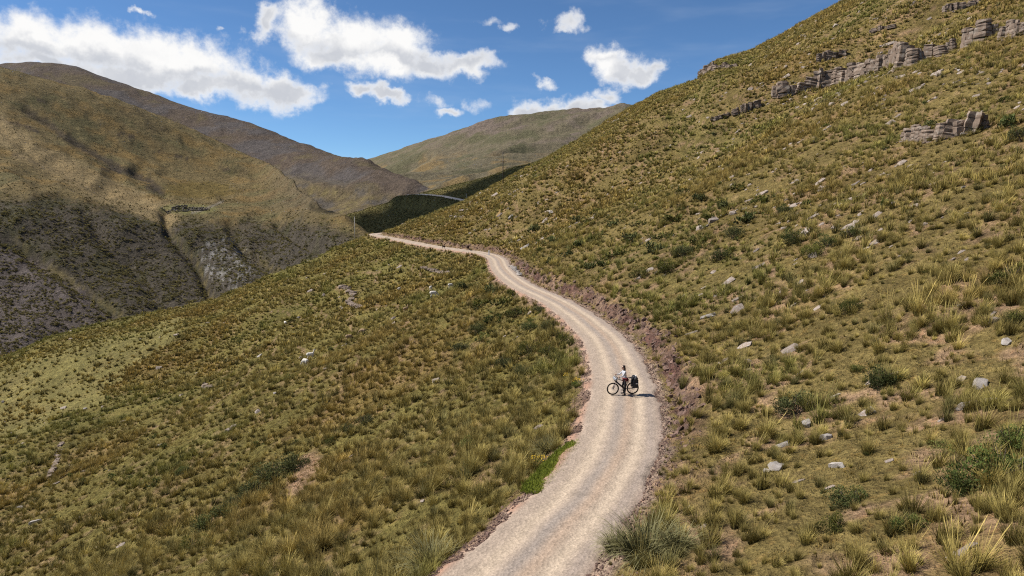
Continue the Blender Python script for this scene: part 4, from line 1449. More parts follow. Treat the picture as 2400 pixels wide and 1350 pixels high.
def build_shrubs():
    r = random.Random(77)
    for (u, v, w) in SHRUB_PIX:
        p = G(u, v)
        if p is None:
            continue
        dep = p.y * CP - (p.z - CAM_H) * SP
        wm = min(w / F * dep, 3.4)
        k = r.random()
        tint = (1.0, 1.0, 1.0) if k < 0.4 else ((1.45, 1.25, 0.95) if k < 0.75 else (1.2, 1.1, 1.3))
        if u > 2100 and v > 1000:
            tint = (1.15, 1.25, 1.0)
        p.z -= 0.04
        thicket = (1040 < u < 1340 and 640 < v < 900) or (1230 < u < 1900 and v < 660)
        if thicket:
            tint = tuple(0.85 * q for q in tint)
        o = put_shrub(p, wm * (1.3 if thicket else 1.1), r, tint, 1.25 if p.y < 75 and u > 1300 else 1.0)
        THINGS['shrub'].append((o, p, wm, tint))
    # the many small ones
    X, Y, g = near_candidates(30000, 91, 12, 320)
    Z = ground_z(X, Y)
    u, v, dep = project(X, Y, Z)
    d = road_d(X, Y)
    z1 = np.exp(-(((u - 1560) / 300) ** 2 + ((v - 545) / 95) ** 2)); z2 = np.exp(-(((u - 1200) / 130) ** 2 + ((v - 740) / 95) ** 2)); z3 = np.exp(-(((u - 600) / 160) ** 2 + ((v - 1150) / 90) ** 2))
    z4 = np.exp(-(((u - 2250) / 250) ** 2 + ((v - 1150) / 150) ** 2))
    dens = 0.035 + 0.55 * z1 + 0.6 * z2 + 0.25 * z3 + 0.25 * z4
    keep = (g.random(len(X)) < dens * (0.7 + 0.6 * fbm(X / 9, Y / 9, 3, 93))) & ((d < -3.4) | (d > 5.5))
    X, Y = X[keep], Y[keep]
    dd = np.hypot(X, Y)
    n = len(X)
    s = np.exp(g.uniform(math.log(0.22), math.log(0.75), n))
    idx = np.where(dd < 60, g.integers(0, 5, n), 5 + g.integers(0, 4, n))
    t = np.where(g.random(n)[:, None] < 0.35, np.array((1.5, 1.35, 1.25)), np.array((1.2, 1.15, 0.95))) * g.uniform(0.6, 1.3, n)[:, None]
    rot = np.stack([g.normal(0, 0.1, n), g.normal(0, 0.1, n), g.uniform(0, 6.28, n)], 1)
    scl = np.stack([s, s, s * g.uniform(0.7, 1.2, n)], 1)
    scatter('low_shrubbery', np.stack([X, Y, ground_z(X, Y) - 0.03], 1), rot, scl, idx, t, SHRUB_NEAR + SHRUB_FAR, 'small dark green and grey shrubs among the grass')
build_shrubs()

# ---------------------------------------------------------------- stones and slabs on the slopes
ROCK_PIX = [  # u, v at the foot, width px, kind, tilt to the right
    (1822, 1092, 62, 'pale', 0.5), (1835, 1046, 40, 'pale', 0.3), (1795, 1105, 26, 'pale', 0), (1932, 1028, 44, 'pale', 0.2), (1872, 1128, 32, 'slab', 0.2), (2288, 950, 95, 'slab', 0.35), (2298, 905, 60, 'pale', 0.5), (2248, 895, 44, 'slab', 0.8),
    (1852, 820, 46, 'slab', 0.6), (1690, 850, 48, 'slab', 0.6), (1752, 848, 26, 'boulder', 0.2), (2332, 752, 34, 'boulder', 0.2), (2330, 736, 26, 'slab', 0.2), (2362, 800, 44, 'pale', 0.2), (2258, 715, 30, 'boulder', 0.3), (1885, 550, 50, 'slab', 0.35),
    (2205, 985, 26, 'boulder', 0), (1262, 1002, 26, 'boulder', 0.2), (1328, 1000, 20, 'pale', 0.5), (1945, 1145, 30, 'slab', 0.3), (2085, 1080, 24, 'slab', 0.2), (2230, 1305, 34, 'slab', 0.2), (2270, 1290, 60, 'slab', 0.2), (1650, 1235, 26, 'slab', 0.9), (1610, 1190, 22, 'slab', 0.6),
    (1922, 720, 40, 'slab', 0.3), (1905, 600, 40, 'boulder', 0.2), (2055, 505, 34, 'slab', 0.5), (2110, 385, 36, 'slab', 0.3), (2040, 400, 28, 'slab', 0.3), (1785, 455, 34, 'slab', 0.5), (1520, 635, 30, 'slab', 0.4), (1230, 580, 30, 'pale', 0.6), (1755, 470, 26, 'slab', 0.4),
    (1690, 690, 40, 'slab', 0.4), (1780, 625, 36, 'slab', 0.4), (1620, 780, 34, 'slab', 0.5), (1660, 740, 40, 'pale', 0.4), (1730, 700, 34, 'slab', 0.5), (2150, 1110, 22, 'slab', 0.2), (2060, 250, 26, 'boulder', 0.2), (2085, 105, 34, 'slab', 0.2), (1950, 245, 24, 'boulder', 0.2), (1980, 245, 22, 'boulder', 0.1),
    (605, 965, 22, 'boulder', 0.2), (378, 1045, 22, 'pale', 0.3), (548, 1000, 18, 'boulder', 0.1), (535, 1010, 22, 'boulder', 0.2), (85, 1225, 34, 'pale', 0.2), (200, 960, 20, 'pale', 0.3), (240, 955, 16, 'boulder', 0.3), (700, 745, 16, 'pale', 0.2), (920, 760, 18, 'slab', 0.4), (965, 805, 20, 'slab', 0.4),
    (645, 922, 18, 'pale', 0.3), (765, 865, 18, 'boulder', 0.2), (1090, 762, 18, 'slab', 0.5), (1240, 735, 18, 'slab', 0.4), (1205, 795, 26, 'slab', 0.5), (1130, 705, 12, 'slab', 0.5), (840, 795, 14, 'slab', 0.3), (50, 1190, 24, 'pale', 0.1), (1440, 1270, 30, 'boulder', 0.2),
]

def put_rock(p, w, kind, lean, r, name='boulder'):
    if kind == 'slab':
        me = r.choice(SLABS)
    else:
        me = r.choice(BOULDERS)
    if kind == 'pale':
        me = PALE[r.randrange(len(PALE))]
    o = new_obj({'slab': 'flat_rock', 'pale': 'pale_rock', 'boulder': 'boulder'}[kind], me)
    # lie with the slope
    _, gx, gy = slope_frame(p.x, p.y, 0.8)
    nrm = Vector((-float(gx[0]), -float(gy[0]), 1)).normalized()
    q = Vector((0, 0, 1)).rotation_difference(nrm)
    yaw = r.uniform(-0.5, 0.5) if kind == 'slab' else r.uniform(0, 6.28)
    rot = q.to_matrix() @ Matrix.Rotation(yaw, 3, 'Z') @ Matrix.Rotation(r.gauss(0, 0.18) + (0.25 if kind == 'slab' else 0), 3, 'X') @ Matrix.Rotation(-lean * 0.3, 3, 'Y')
    o.rotation_euler = rot.to_euler()
    s = w * 0.5
    o.scale = (s, s * r.uniform(0.8, 1.1), s * r.uniform(0.85, 1.2))
    o.location = p + nrm * s * 0.03
    return o
PALE = [hull_mesh('pale', R2, 20, (1.0, R2.uniform(0.5, 0.7), R2.uniform(0.3, 0.5)), MAT_WHITE, 0.55) for i in range(4)]

def build_rocks():
    r = random.Random(99)
    for (u, v, w, kind, lean) in ROCK_PIX:
        p = G(u, v)
        if p is None:
            continue
        dep = p.y * CP - (p.z - CAM_H) * SP
        wm = w / F * dep
        o = put_rock(p, wm, kind, lean, r)
        THINGS['rock'].append((o, p, wm, kind))
    X, Y, g = near_candidates(60000, 101, 12, 325)
    Z = ground_z(X, Y)
    u, v, dep = project(X, Y, Z)
    d = road_d(X, Y)
    zone = 1.0 * np.exp(-(((u - 1980) / 300) ** 2 + ((v - 500) / 110) ** 2)) + 0.8 * np.exp(-(((u - 1720) / 160) ** 2 + ((v - 690) / 90) ** 2)) + 0.45 * np.exp(-(((u - 2100) / 260) ** 2 + ((v - 200) / 120) ** 2)) \
        + 0.5 * np.exp(-(((u - 980) / 60) ** 2 + ((v - 625) / 30) ** 2)) + 0.35 * np.exp(-(((u - 1200) / 160) ** 2 + ((v - 500) / 60) ** 2)) + 0.3 * np.exp(-(((u - 1900) / 300) ** 2 + ((v - 1000) / 160) ** 2))
    nn = fbm(X / 11, Y / 11, 3, 103)
    dens = (0.05 + 0.75 * zone) * np.clip(0.45 + 1.9 * nn, 0.05, 3)
    keep = (g.random(len(X)) < np.where(d > 0, dens, dens * 0.4)) & ((d < -3.2) | (d > 5.2)) & (u > -150) & (u < 2550)
    X, Y, Z, u, v, dep = [q[keep] for q in (X, Y, Z, u, v, dep)]
    n = len(X)
    s = np.exp(g.normal(math.log(0.34), 0.50, n)); s = np.clip(s, 0.1, 1.3) * np.interp(dep, [0, 50, 200], [0.55, 0.8, 1.15])
    inview = (u > 5) & (u < 2395) & (v > 5) & (v < 1345)
    order = np.argsort(np.where(inview, -s / dep, 0))
    big = order[:300 - len(THINGS['rock'])]
    for i in big:
        p = Vector((X[i], Y[i], Z[i]))
        kind = 'slab' if r.random() < 0.75 else ('boulder' if r.random() < 0.85 else 'pale')
        o = put_rock(p, s[i] * 2, kind, r.uniform(0, 0.7), r)
        THINGS['rock'].append((o, p, s[i] * 2, kind))
    m = np.ones(n, bool); m[big] = False
    X, Y, Z, s = X[m], Y[m], Z[m], s[m]
    n = len(X)
    z0, gx, gy = slope_frame(X, Y, 0.8)
    rot = np.stack([np.arctan(gy) + g.normal(0, 0.2, n) + 0.2, -np.arctan(gx) + g.normal(0, 0.15, n), g.uniform(-0.6, 0.6, n)], 1)
    scl = np.stack([s, s * g.uniform(0.8, 1.1, n), s * g.uniform(0.8, 1.3, n)], 1)
    scatter('scattered_stones', np.stack([X, Y, Z + 0.03], 1), rot, scl, g.integers(0, 13, n), np.ones((n, 3)), SLABS + BOULDERS, 'small slabs and stones lying among the grass')
build_rocks()

# ---------------------------------------------------------------- cliff bands and outcrops
OUTCROPS = [  # name, label, [(u, v foot, height px)], block size px, mesh set
    ('cliff_band', 'long grey-brown cliff band slanting across the upper grassy slope', [(1802, 232, 46), (1850, 222, 38), (1900, 208, 50), (1950, 198, 44), (2000, 186, 42), (2050, 170, 46), (2110, 160, 62), (2160, 145, 58), (2220, 125, 56), (2280, 105, 44), (2325, 85, 34)], 20, 'cliff'),
    ('rock_outcrop', 'broken vertical outcrop below the long cliff band', [(2112, 330, 44), (2150, 335, 58), (2190, 330, 50), (2230, 322, 60), (2285, 310, 44)], 20, 'cliff'),
    ('rock_outcrop', 'dark rock knob on the crest of the hill against the sky', [(1640, 178, 16), (1665, 168, 18), (1690, 160, 14), (1720, 158, 10)], 10, 'cliff'),
    ('rock_outcrop', 'small upright outcrop above the west end of the long cliff band', [(1905, 148, 22), (1935, 140, 26), (1968, 130, 24)], 11, 'cliff'),
    ('rock_outcrop', 'thin row of rocks where the cliff band fades into the grass', [(1662, 286, 10), (1700, 272, 14), (1735, 266, 22), (1775, 250, 18)], 10, 'cliff'),
    ('rock_outcrop', 'blocky ledge high on the slope above the cliff band', [(2035, 78, 14), (2060, 72, 18), (2090, 66, 12)], 11, 'cliff'),
    ('rock_outcrop', 'rough buttress at the top end of the cliff band', [(2335, 95, 38), (2365, 92, 44), (2398, 82, 44)], 16, 'cliff'),
    ('rock_outcrop', 'jagged rocks near the hilltop in the upper corner', [(2205, 30, 18), (2240, 22, 22), (2290, 12, 20)], 12, 'cliff'),
    ('rock_outcrop', 'grey lichen-covered rocks on the shoulder below the bend', [(985, 628, 5), (1010, 632, 7), (1030, 640, 6), (1050, 640, 5)], 10, 'cliff'),
    ('rock_outcrop', 'dark broken ledge above the grazing animals', [(800, 672, 6), (830, 690, 8), (815, 710, 9), (845, 722, 6)], 10, 'cliff'),
    ('rock_outcrop', 'pale grey rock face where the cut begins at the bend', [(1196, 626, 12), (1205, 638, 16), (1216, 648, 12)], 8, 'pale'),
    ('rock_outcrop', 'isolated ledge on the outer slope between the grass patches', [(478, 905, 9), (490, 912, 11)], 11, 'cliff'),
    ('rock_outcrop', 'low weathered rocks on the far outer slope', [(115, 1120, 7), (130, 1085, 6), (142, 1040, 5)], 8, 'cliff'),
]
CHUNKS = [hull_mesh('chunk', R2, 20, (1.0, R2.uniform(0.7, 1.0), R2.uniform(0.7, 1.0)), MAT_CLIFF, 0.7) for i in range(5)]
def build_outcrops():
    r = random.Random(131)
    for (nm, label, pts, bpx, look) in OUTCROPS:
        P = [(G(u, v), h) for (u, v, h) in pts]
        P = [(p, h) for p, h in P if p is not None]
        root = bpy.data.objects.new(nm, None)
        COL.objects.link(root)
        root.location = P[0][0]
        tag(root, label, 'cliff' if nm == 'cliff_band' else 'outcrop', 'rock outcrops on the hillsides' if nm != 'cliff_band' else None)
        LANDMARKS[label] = P[len(P) // 2][0]
        base = P[0][0]
        count = 0
        for (p0, h0), (p1, h1) in zip(P[:-1], P[1:]):
            dep = p0.y * CP - (p0.z - CAM_H) * SP
            mpp = dep / F
            L = (p1 - p0).length
            bs = bpx * mpp
            along = (p1 - p0); along.z = 0
            if along.length < 1e-3: continue
            yaw = math.atan2(along.y, along.x)
            dip = math.atan2((p1 - p0).z, along.length)
            pos = 0.0
            while pos < L and count < 200:
                w = bs * r.choice((0.45, 0.7, 0.95, 1.3, 1.6))
                t = min((pos + w * 0.4) / L, 1)
                b = p0.lerp(p1, t)
                hm = (h0 + (h1 - h0) * t) * mpp * (0.80 + 0.45 * float(perlin(np.array([b.x / 4]), np.array([b.y / 4 + 9]), 55)[0])) * r.uniform(0.7, 1.15)
                pos += w * 0.62
                if r.random() < 0.15:
                    continue
                o = new_obj('rock_block', r.choice(BLOCKS if look != 'pale' else PALE), None, root)
                o.location = Vector((b.x + hm * 0.35 + r.gauss(0, 0.15) * bs, b.y + r.gauss(0, 0.15) * bs, b.z + hm * 0.42)) - base
                o.rotation_euler = (r.gauss(0, 0.07), -dip * 0.55 + r.gauss(0, 0.06), yaw + r.uniform(-0.5, 0.5) + r.choice((0, 1.57, 3.14)))
                o.scale = (w * 0.62, w * r.uniform(0.5, 0.75), hm * 0.56)
                count += 1
                if r.random() < 0.6:                     # fallen pieces at the foot and loose ones on top
                    o = new_obj('rock_block', r.choice(CHUNKS if look != 'pale' else PALE), None, root)
                    s_ = bs * r.uniform(0.10, 0.26)
                    up = r.random() < 0.35
                    x = b.x + (hm * 0.9 if up else -r.uniform(0.1, 0.8) * bs); y = b.y + r.gauss(0, 0.3) * bs
                    o.location = Vector((x, y, float(ground_z(x, y)[0]) + s_ * 0.3)) - base
                    o.rotation_euler = (r.uniform(0, 3), r.uniform(0, 3), r.uniform(0, 3))
                    o.scale = (s_, s_, s_ * 0.7)
                    count += 1
build_outcrops()

# ---------------------------------------------------------------- solid bodies: rounded limbs melted into one skin
def capsule(bm, p, q, r0, r1, seg=10):
    p = Vector(p); q = Vector(q)
    d = q - p
    if d.length < 1e-6:
        d = Vector((0, 0, 1e-4))
    n = d.normalized(); a = n.orthogonal().normalized(); b = n.cross(a)
    rings = []
    prof = [(p, r0, t) for t in (-1.2, -0.7, -0.3)] + [(q, r1, t) for t in (0.3, 0.7, 1.2)]
    for (c, rr, t) in prof:
        cc = c + n * rr * math.sin(t); ra = rr * math.cos(t)
        rings.append([bm.verts.new(cc + (a * math.cos(2 * math.pi * k / seg) + b * math.sin(2 * math.pi * k / seg)) * ra) for k in range(seg)])
    for i in range(len(rings) - 1):
        for k in range(seg):
            bm.faces.new((rings[i][k], rings[i][(k + 1) % seg], rings[i + 1][(k + 1) % seg], rings[i + 1][k]))
    bm.faces.new(list(reversed(rings[0]))); bm.faces.new(rings[-1])

def blob(bm, c, r, rot=None):
    m = Matrix.Translation(c) @ (rot.to_matrix().to_4x4() if rot else Matrix.Identity(4)) @ Matrix.Diagonal((*r, 1))
    bmesh.ops.create_icosphere(bm, subdivisions=3, radius=1.0, matrix=m)

def melt(bm, voxel, smooth_it=4):
    me = bpy.data.meshes.new('raw')
    bmesh.ops.recalc_face_normals(bm, faces=bm.faces)
    bm.to_mesh(me); bm.free()
    o = bpy.data.objects.new('raw', me)
    COL.objects.link(o)
    md = o.modifiers.new('r', 'REMESH'); md.mode = 'VOXEL'; md.voxel_size = voxel; md.use_smooth_shade = True
    sm = o.modifiers.new('s', 'SMOOTH'); sm.factor = 0.5; sm.iterations = smooth_it
    dg = bpy.context.evaluated_depsgraph_get()
    out = bpy.data.meshes.new_from_object(o.evaluated_get(dg))
    bpy.data.objects.remove(o); bpy.data.meshes.remove(me)
    return out

def paint(me, mats, pick):
    """pick(centre) -> index of the material of that face"""
    me.materials.clear()
    for m in mats:
        me.materials.append(m)
    me.polygons.foreach_set('material_index', [pick(p.center) for p in me.polygons])

def tube(bm, pts, r, seg=8, cap=True):
    pts = [Vector(p) for p in pts]
    rings = []
    for i, p in enumerate(pts):
        d = (pts[min(i + 1, len(pts) - 1)] - pts[max(i - 1, 0)]).normalized()
        a = d.cross(Vector((0, 1, 0)))
        if a.length < 0.05: a = d.cross(Vector((1, 0, 0)))
        a.normalize(); b = d.cross(a)
        rr = r[i] if isinstance(r, (list, tuple)) else r
        rings.append([bm.verts.new(p + (a * math.cos(2 * math.pi * k / seg) + b * math.sin(2 * math.pi * k / seg)) * rr) for k in range(seg)])
    for i in range(len(rings) - 1):
        for k in range(seg):
            bm.faces.new((rings[i][k], rings[i][(k + 1) % seg], rings[i + 1][(k + 1) % seg], rings[i + 1][k]))
    if cap:
        bm.faces.new(list(reversed(rings[0]))); bm.faces.new(rings[-1])

def torus(bm, c, R, r, seg=40, sub=8, squash=1.0):
    c = Vector(c); rings = []
    for i in range(seg):
        t = 2 * math.pi * i / seg
        d = Vector((math.cos(t), 0, math.sin(t)))
        rings.append([bm.verts.new(c + d * (R + r * math.cos(2 * math.pi * k / sub)) + Vector((0, r * squash * math.sin(2 * math.pi * k / sub), 0))) for k in range(sub)])
    for i in range(seg):
        for k in range(sub):
            bm.faces.new((rings[i][k], rings[(i + 1) % seg][k], rings[(i + 1) % seg][(k + 1) % sub], rings[i][(k + 1) % sub]))

def rbox(bm, c, dims, bev=0.02, rot=None, seg=2):
    m = Matrix.Translation(c) @ (rot.to_matrix().to_4x4() if rot else Matrix.Identity(4)) @ Matrix.Diagonal((*dims, 1))
    g = bmesh.ops.create_cube(bm, size=1.0, matrix=m)
    es = list({e for v in g['verts'] for e in v.link_edges})
    bmesh.ops.bevel(bm, geom=es, offset=bev, segments=seg, affect='EDGES', profile=0.6)

def finish(bm, name, mat, parent=None, smooth=True):
    me = bpy.data.meshes.new(name)
    bmesh.ops.recalc_face_normals(bm, faces=bm.faces)
    bm.to_mesh(me); bm.free()
    if smooth:
        me.polygons.foreach_set('use_smooth', np.ones(len(me.polygons), bool))
    me.materials.append(mat)
    return new_obj(name, me, None, parent)

M_BLACK = mat_flat('black_paint', (0.016, 0.016, 0.018), 0.45, 0.4)
M_RUBBER = mat_flat('tyre_rubber', (0.018, 0.017, 0.016), 0.9, 0.2)
M_ALLOY = mat_flat('brushed_alloy', (0.35, 0.35, 0.36), 0.35, 0.5, 0.8)
M_FORK = mat_flat('fork_brown', (0.20, 0.15, 0.135), 0.5, 0.4)
M_BAG = mat_flat('black_bag_fabric', (0.022, 0.022, 0.026), 0.6, 0.35)
M_BAGGREY = mat_flat('grey_bag_fabric', (0.30, 0.31, 0.33), 0.7, 0.3)
M_PALE = mat_flat('near_white', (0.75, 0.76, 0.78), 0.4, 0.5)
M_SHIRT = mat_flat('white_cotton', (0.46, 0.46, 0.48), 0.85, 0.1, vary=0.05)
M_TROUSER = mat_flat('dark_trousers', (0.022, 0.021, 0.024), 0.85, 0.1)
M_SKIN = mat_flat('skin', (0.42, 0.245, 0.17), 0.6, 0.3, vary=0.06)
M_HAIR = mat_flat('dark_hair', (0.022, 0.013, 0.010), 0.5, 0.4)
M_MAROON = mat_flat('maroon_cloth', (0.165, 0.035, 0.035), 0.85, 0.1)
M_GLASS = mat_flat('dark_lens', (0.010, 0.010, 0.012), 0.15, 0.6)
M_SHOE = mat_flat('dark_shoe', (0.03, 0.028, 0.027), 0.7, 0.2)

# the rider stands where the photo shows her, astride, the bicycle pointing out over the valley
RID = G(1462, 929)
RID_Z = 0.03
YAW = math.pi + 0.15
def build_bicycle():
    root = bpy.data.objects.new('bicycle', None); COL.objects.link(root)
    root.location = (RID.x, RID.y, RID_Z)
    root.rotation_euler = (rad(-2.0), 0, YAW)
    tag(root, 'black touring bicycle standing across the gravel road beneath its rider', 'bicycle')
    RA, FA, ZW = -0.50, 0.64, 0.352
    BB = (-0.06, 0, 0.31); ST = (-0.22, 0, 0.76); HT = (0.42, 0, 0.92); HB = (0.47, 0, 0.76)
    bm = bmesh.new()
    tube(bm, [HB, (0.2, 0, 0.52), BB], 0.045, 10)
    tube(bm, [HT, (0.1, 0, 0.80), ST], 0.022)
    tube(bm, [BB, ST, (-0.245, 0, 0.84)], 0.020)
    tube(bm, [HT, HB], 0.028)
    for s in (-1, 1):
        tube(bm, [(-0.06, 0.03 * s, 0.31), (-0.25, 0.05 * s, 0.33), (RA, 0.065 * s, ZW)], 0.012)
        tube(bm, [(-0.215, 0.02 * s, 0.73), (RA, 0.065 * s, ZW)], 0.010)
    finish(bm, 'frame', M_BLACK, root)
    fk = bmesh.new()
    tube(fk, [(0.40, 0, 0.98), (0.475, 0, 0.74)], 0.018)
    tube(fk, [(0.475, -0.075, 0.73), (0.475, 0.075, 0.73)], 0.024)
    fork = finish(fk, 'fork', M_BLACK, root)
    for s in (-1, 1):
        b2 = bmesh.new()
        tube(b2, [(0.478, 0.072 * s, 0.74), (0.56, 0.072 * s, 0.54)], 0.017)
        tube(b2, [(0.55, 0.072 * s, 0.57), (FA, 0.072 * s, ZW)], 0.026)
        finish(b2, 'fork_leg', M_FORK, fork)
    for x in (RA, FA):
        w = bpy.data.objects.new('wheel', None); COL.objects.link(w); w.parent = root
        b2 = bmesh.new(); torus(b2, (x, 0, ZW), 0.322, 0.030); finish(b2, 'tyre', M_RUBBER, w)
        b2 = bmesh.new(); torus(b2, (x, 0, ZW), 0.287, 0.014, sub=6); finish(b2, 'rim', M_BLACK, w)
        b2 = bmesh.new(); tube(b2, [(x, -0.055, ZW), (x, 0.055, ZW)], 0.028); finish(b2, 'hub', M_ALLOY, w)
        b2 = bmesh.new(); torus(b2, (x, 0.045, ZW), 0.075, 0.006, 24, 4); finish(b2, 'brake_disc', M_ALLOY, w)
        for k in range(16):
            t = 2 * math.pi * k / 16
            b2 = bmesh.new()
            tube(b2, [(x + 0.025 * math.cos(t + 0.9), 0.03 * (-1) ** k, ZW + 0.025 * math.sin(t + 0.9)), (x + 0.282 * math.cos(t), 0, ZW + 0.282 * math.sin(t))], 0.0016, 3)
            finish(b2, 'spoke', M_ALLOY, w)
    hb = bmesh.new()
    tube(hb, [(0.40, 0, 0.98), (0.45, 0, 1.03)], 0.018)
    tube(hb, [(0.38, -0.36, 1.05), (0.44, -0.15, 1.035), (0.45, 0, 1.03), (0.44, 0.15, 1.035), (0.38, 0.36, 1.05)], 0.0135)
    bar = finish(hb, 'handlebar', M_BLACK, root)
    for s in (-1, 1):
        b2 = bmesh.new(); tube(b2, [(0.405, 0.27 * s, 1.043), (0.375, 0.375 * s, 1.051)], 0.019); finish(b2, 'grip', M_RUBBER, bar)
        b2 = bmesh.new(); tube(b2, [(0.43, 0.22 * s, 1.03), (0.50, 0.25 * s, 1.0), (0.49, 0.33 * s, 0.99)], 0.006, 5); finish(b2, 'brake_lever', M_ALLOY, bar)
    b2 = bmesh.new(); tube(b2, [(-0.245, 0, 0.82), (-0.275, 0, 0.92)], 0.014); finish(b2, 'seat_post', M_BLACK, root)
    b2 = bmesh.new(); blob(b2, (-0.36, 0, 0.945), (0.11, 0.075, 0.028)); blob(b2, (-0.22, 0, 0.945), (0.14, 0.028, 0.022)); finish(b2, 'saddle', M_BLACK, root)
    b2 = bmesh.new(); torus(b2, (-0.06, -0.055, 0.31), 0.085, 0.008, 28, 5); finish(b2, 'chainring', M_ALLOY, root)
    for s, a in ((-1, -0.6), (1, math.pi - 0.6)):
        b2 = bmesh.new()
        e = (-0.06 + 0.17 * math.cos(a), 0.09 * s, 0.31 + 0.17 * math.sin(a))
        tube(b2, [(-0.06, 0.07 * s, 0.31), e], 0.012, 6); cr = finish(b2, 'crank', M_BLACK, root)
        b2 = bmesh.new(); rbox(b2, (e[0], e[1] + 0.06 * s, e[2]), (0.09, 0.09, 0.022), 0.006); finish(b2, 'pedal', M_BLACK, cr)
    b2 = bmesh.new()
    for s in (-1, 1):
        tube(b2, [(-0.28, 0.06 * s, 0.76), (-0.40, 0.065 * s, 0.76), (-0.78, 0.065 * s, 0.76)], 0.006, 6)
        tube(b2, [(RA, 0.075 * s, ZW), (-0.55, 0.07 * s, 0.76)], 0.006, 6)
        tube(b2, [(RA, 0.075 * s, ZW), (-0.72, 0.07 * s, 0.76)], 0.006, 6)
    for x in (-0.42, -0.58, -0.76):
        tube(b2, [(x, -0.065, 0.76), (x, 0.065, 0.76)], 0.006, 6)
    finish(b2, 'rear_rack', M_BLACK, root)
    b2 = bmesh.new(); tube(b2, [(-0.30, 0.07, 0.33), (-0.36, 0.17, 0.0)], 0.009, 6); finish(b2, 'kickstand', M_BLACK, root)
    mw = Matrix.Translation(root.location) @ root.rotation_euler.to_matrix().to_4x4()
    return root, mw

BIKE, BMW = build_bicycle()
def on_bike(o):
    """a bag is its own thing; it hangs where the bicycle carries it"""
    o.matrix_world = BMW
    return o
def build_bags():
    for s, lab in ((-1, 'black pannier hanging on the far side of the rear rack'), (1, 'black pannier with pale reflector on the rear rack, towards the viewer')):
        root = bpy.data.objects.new('pannier', None); COL.objects.link(root); on_bike(root)
        tag(root, lab, 'bag', 'bags on the bicycle')
        b = bmesh.new(); rbox(b, (-0.60, 0.155 * s, 0.60), (0.30, 0.155, 0.40), 0.05, Euler((0, 0.06, 0)), 3); bag = finish(b, 'bag_body', M_BAG, root)
        b = bmesh.new(); rbox(b, (-0.60, 0.160 * s, 0.815), (0.29, 0.17, 0.10), 0.04, None, 3); finish(b, 'rolled_top', M_BAG, root)
        b = bmesh.new(); rbox(b, (-0.64, 0.239 * s, 0.66), (0.10, 0.012, 0.05), 0.004); finish(b, 'panel', M_PALE, root)  # small pale plate on the bag's outer face
        b = bmesh.new(); rbox(b, (-0.60, 0.240 * s, 0.70), (0.30, 0.012, 0.022), 0.004); finish(b, 'strap', M_BLACK, root)
    root = bpy.data.objects.new('dry_bag', None); COL.objects.link(root); on_bike(root)
    tag(root, 'black rolled dry bag with pale stripe strapped on top of the rear rack', 'bag', 'bags on the bicycle')
    b = bmesh.new(); capsule(b, (-0.60, -0.20, 0.93), (-0.60, 0.20, 0.93), 0.115, 0.115, 16); finish(b, 'bag_body', M_BAG, root)
    for y in (-0.10, 0.12):
        b = bmesh.new(); torus(b, (-0.60, y, 0.93), 0.116, 0.008, 28, 5, 2.2); finish(b, 'strap', M_BLACK, root)
    b = bmesh.new(); rbox(b, (-0.66, 0.02, 1.035), (0.07, 0.22, 0.02), 0.005, Euler((0, -0.5, 0))); finish(b, 'pale_stripe', M_PALE, root)
    root = bpy.data.objects.new('handlebar_bag', None); COL.objects.link(root); on_bike(root)
    tag(root, 'grey and black bag strapped in front of the handlebar', 'bag', 'bags on the bicycle')
    b = bmesh.new(); capsule(b, (0.53, -0.15, 0.93), (0.53, 0.15, 0.93), 0.085, 0.085, 14); finish(b, 'bag_body', M_BAGGREY, root)
    b = bmesh.new(); rbox(b, (0.49, 0, 0.83), (0.14, 0.22, 0.10), 0.03); finish(b, 'pouch', M_BAG, root)
    for y in (-0.1, 0.1):
        b = bmesh.new(); torus(b, (0.53, y, 0.93), 0.086, 0.007, 24, 5, 2.0); finish(b, 'strap', M_BLACK, root)
build_bags()

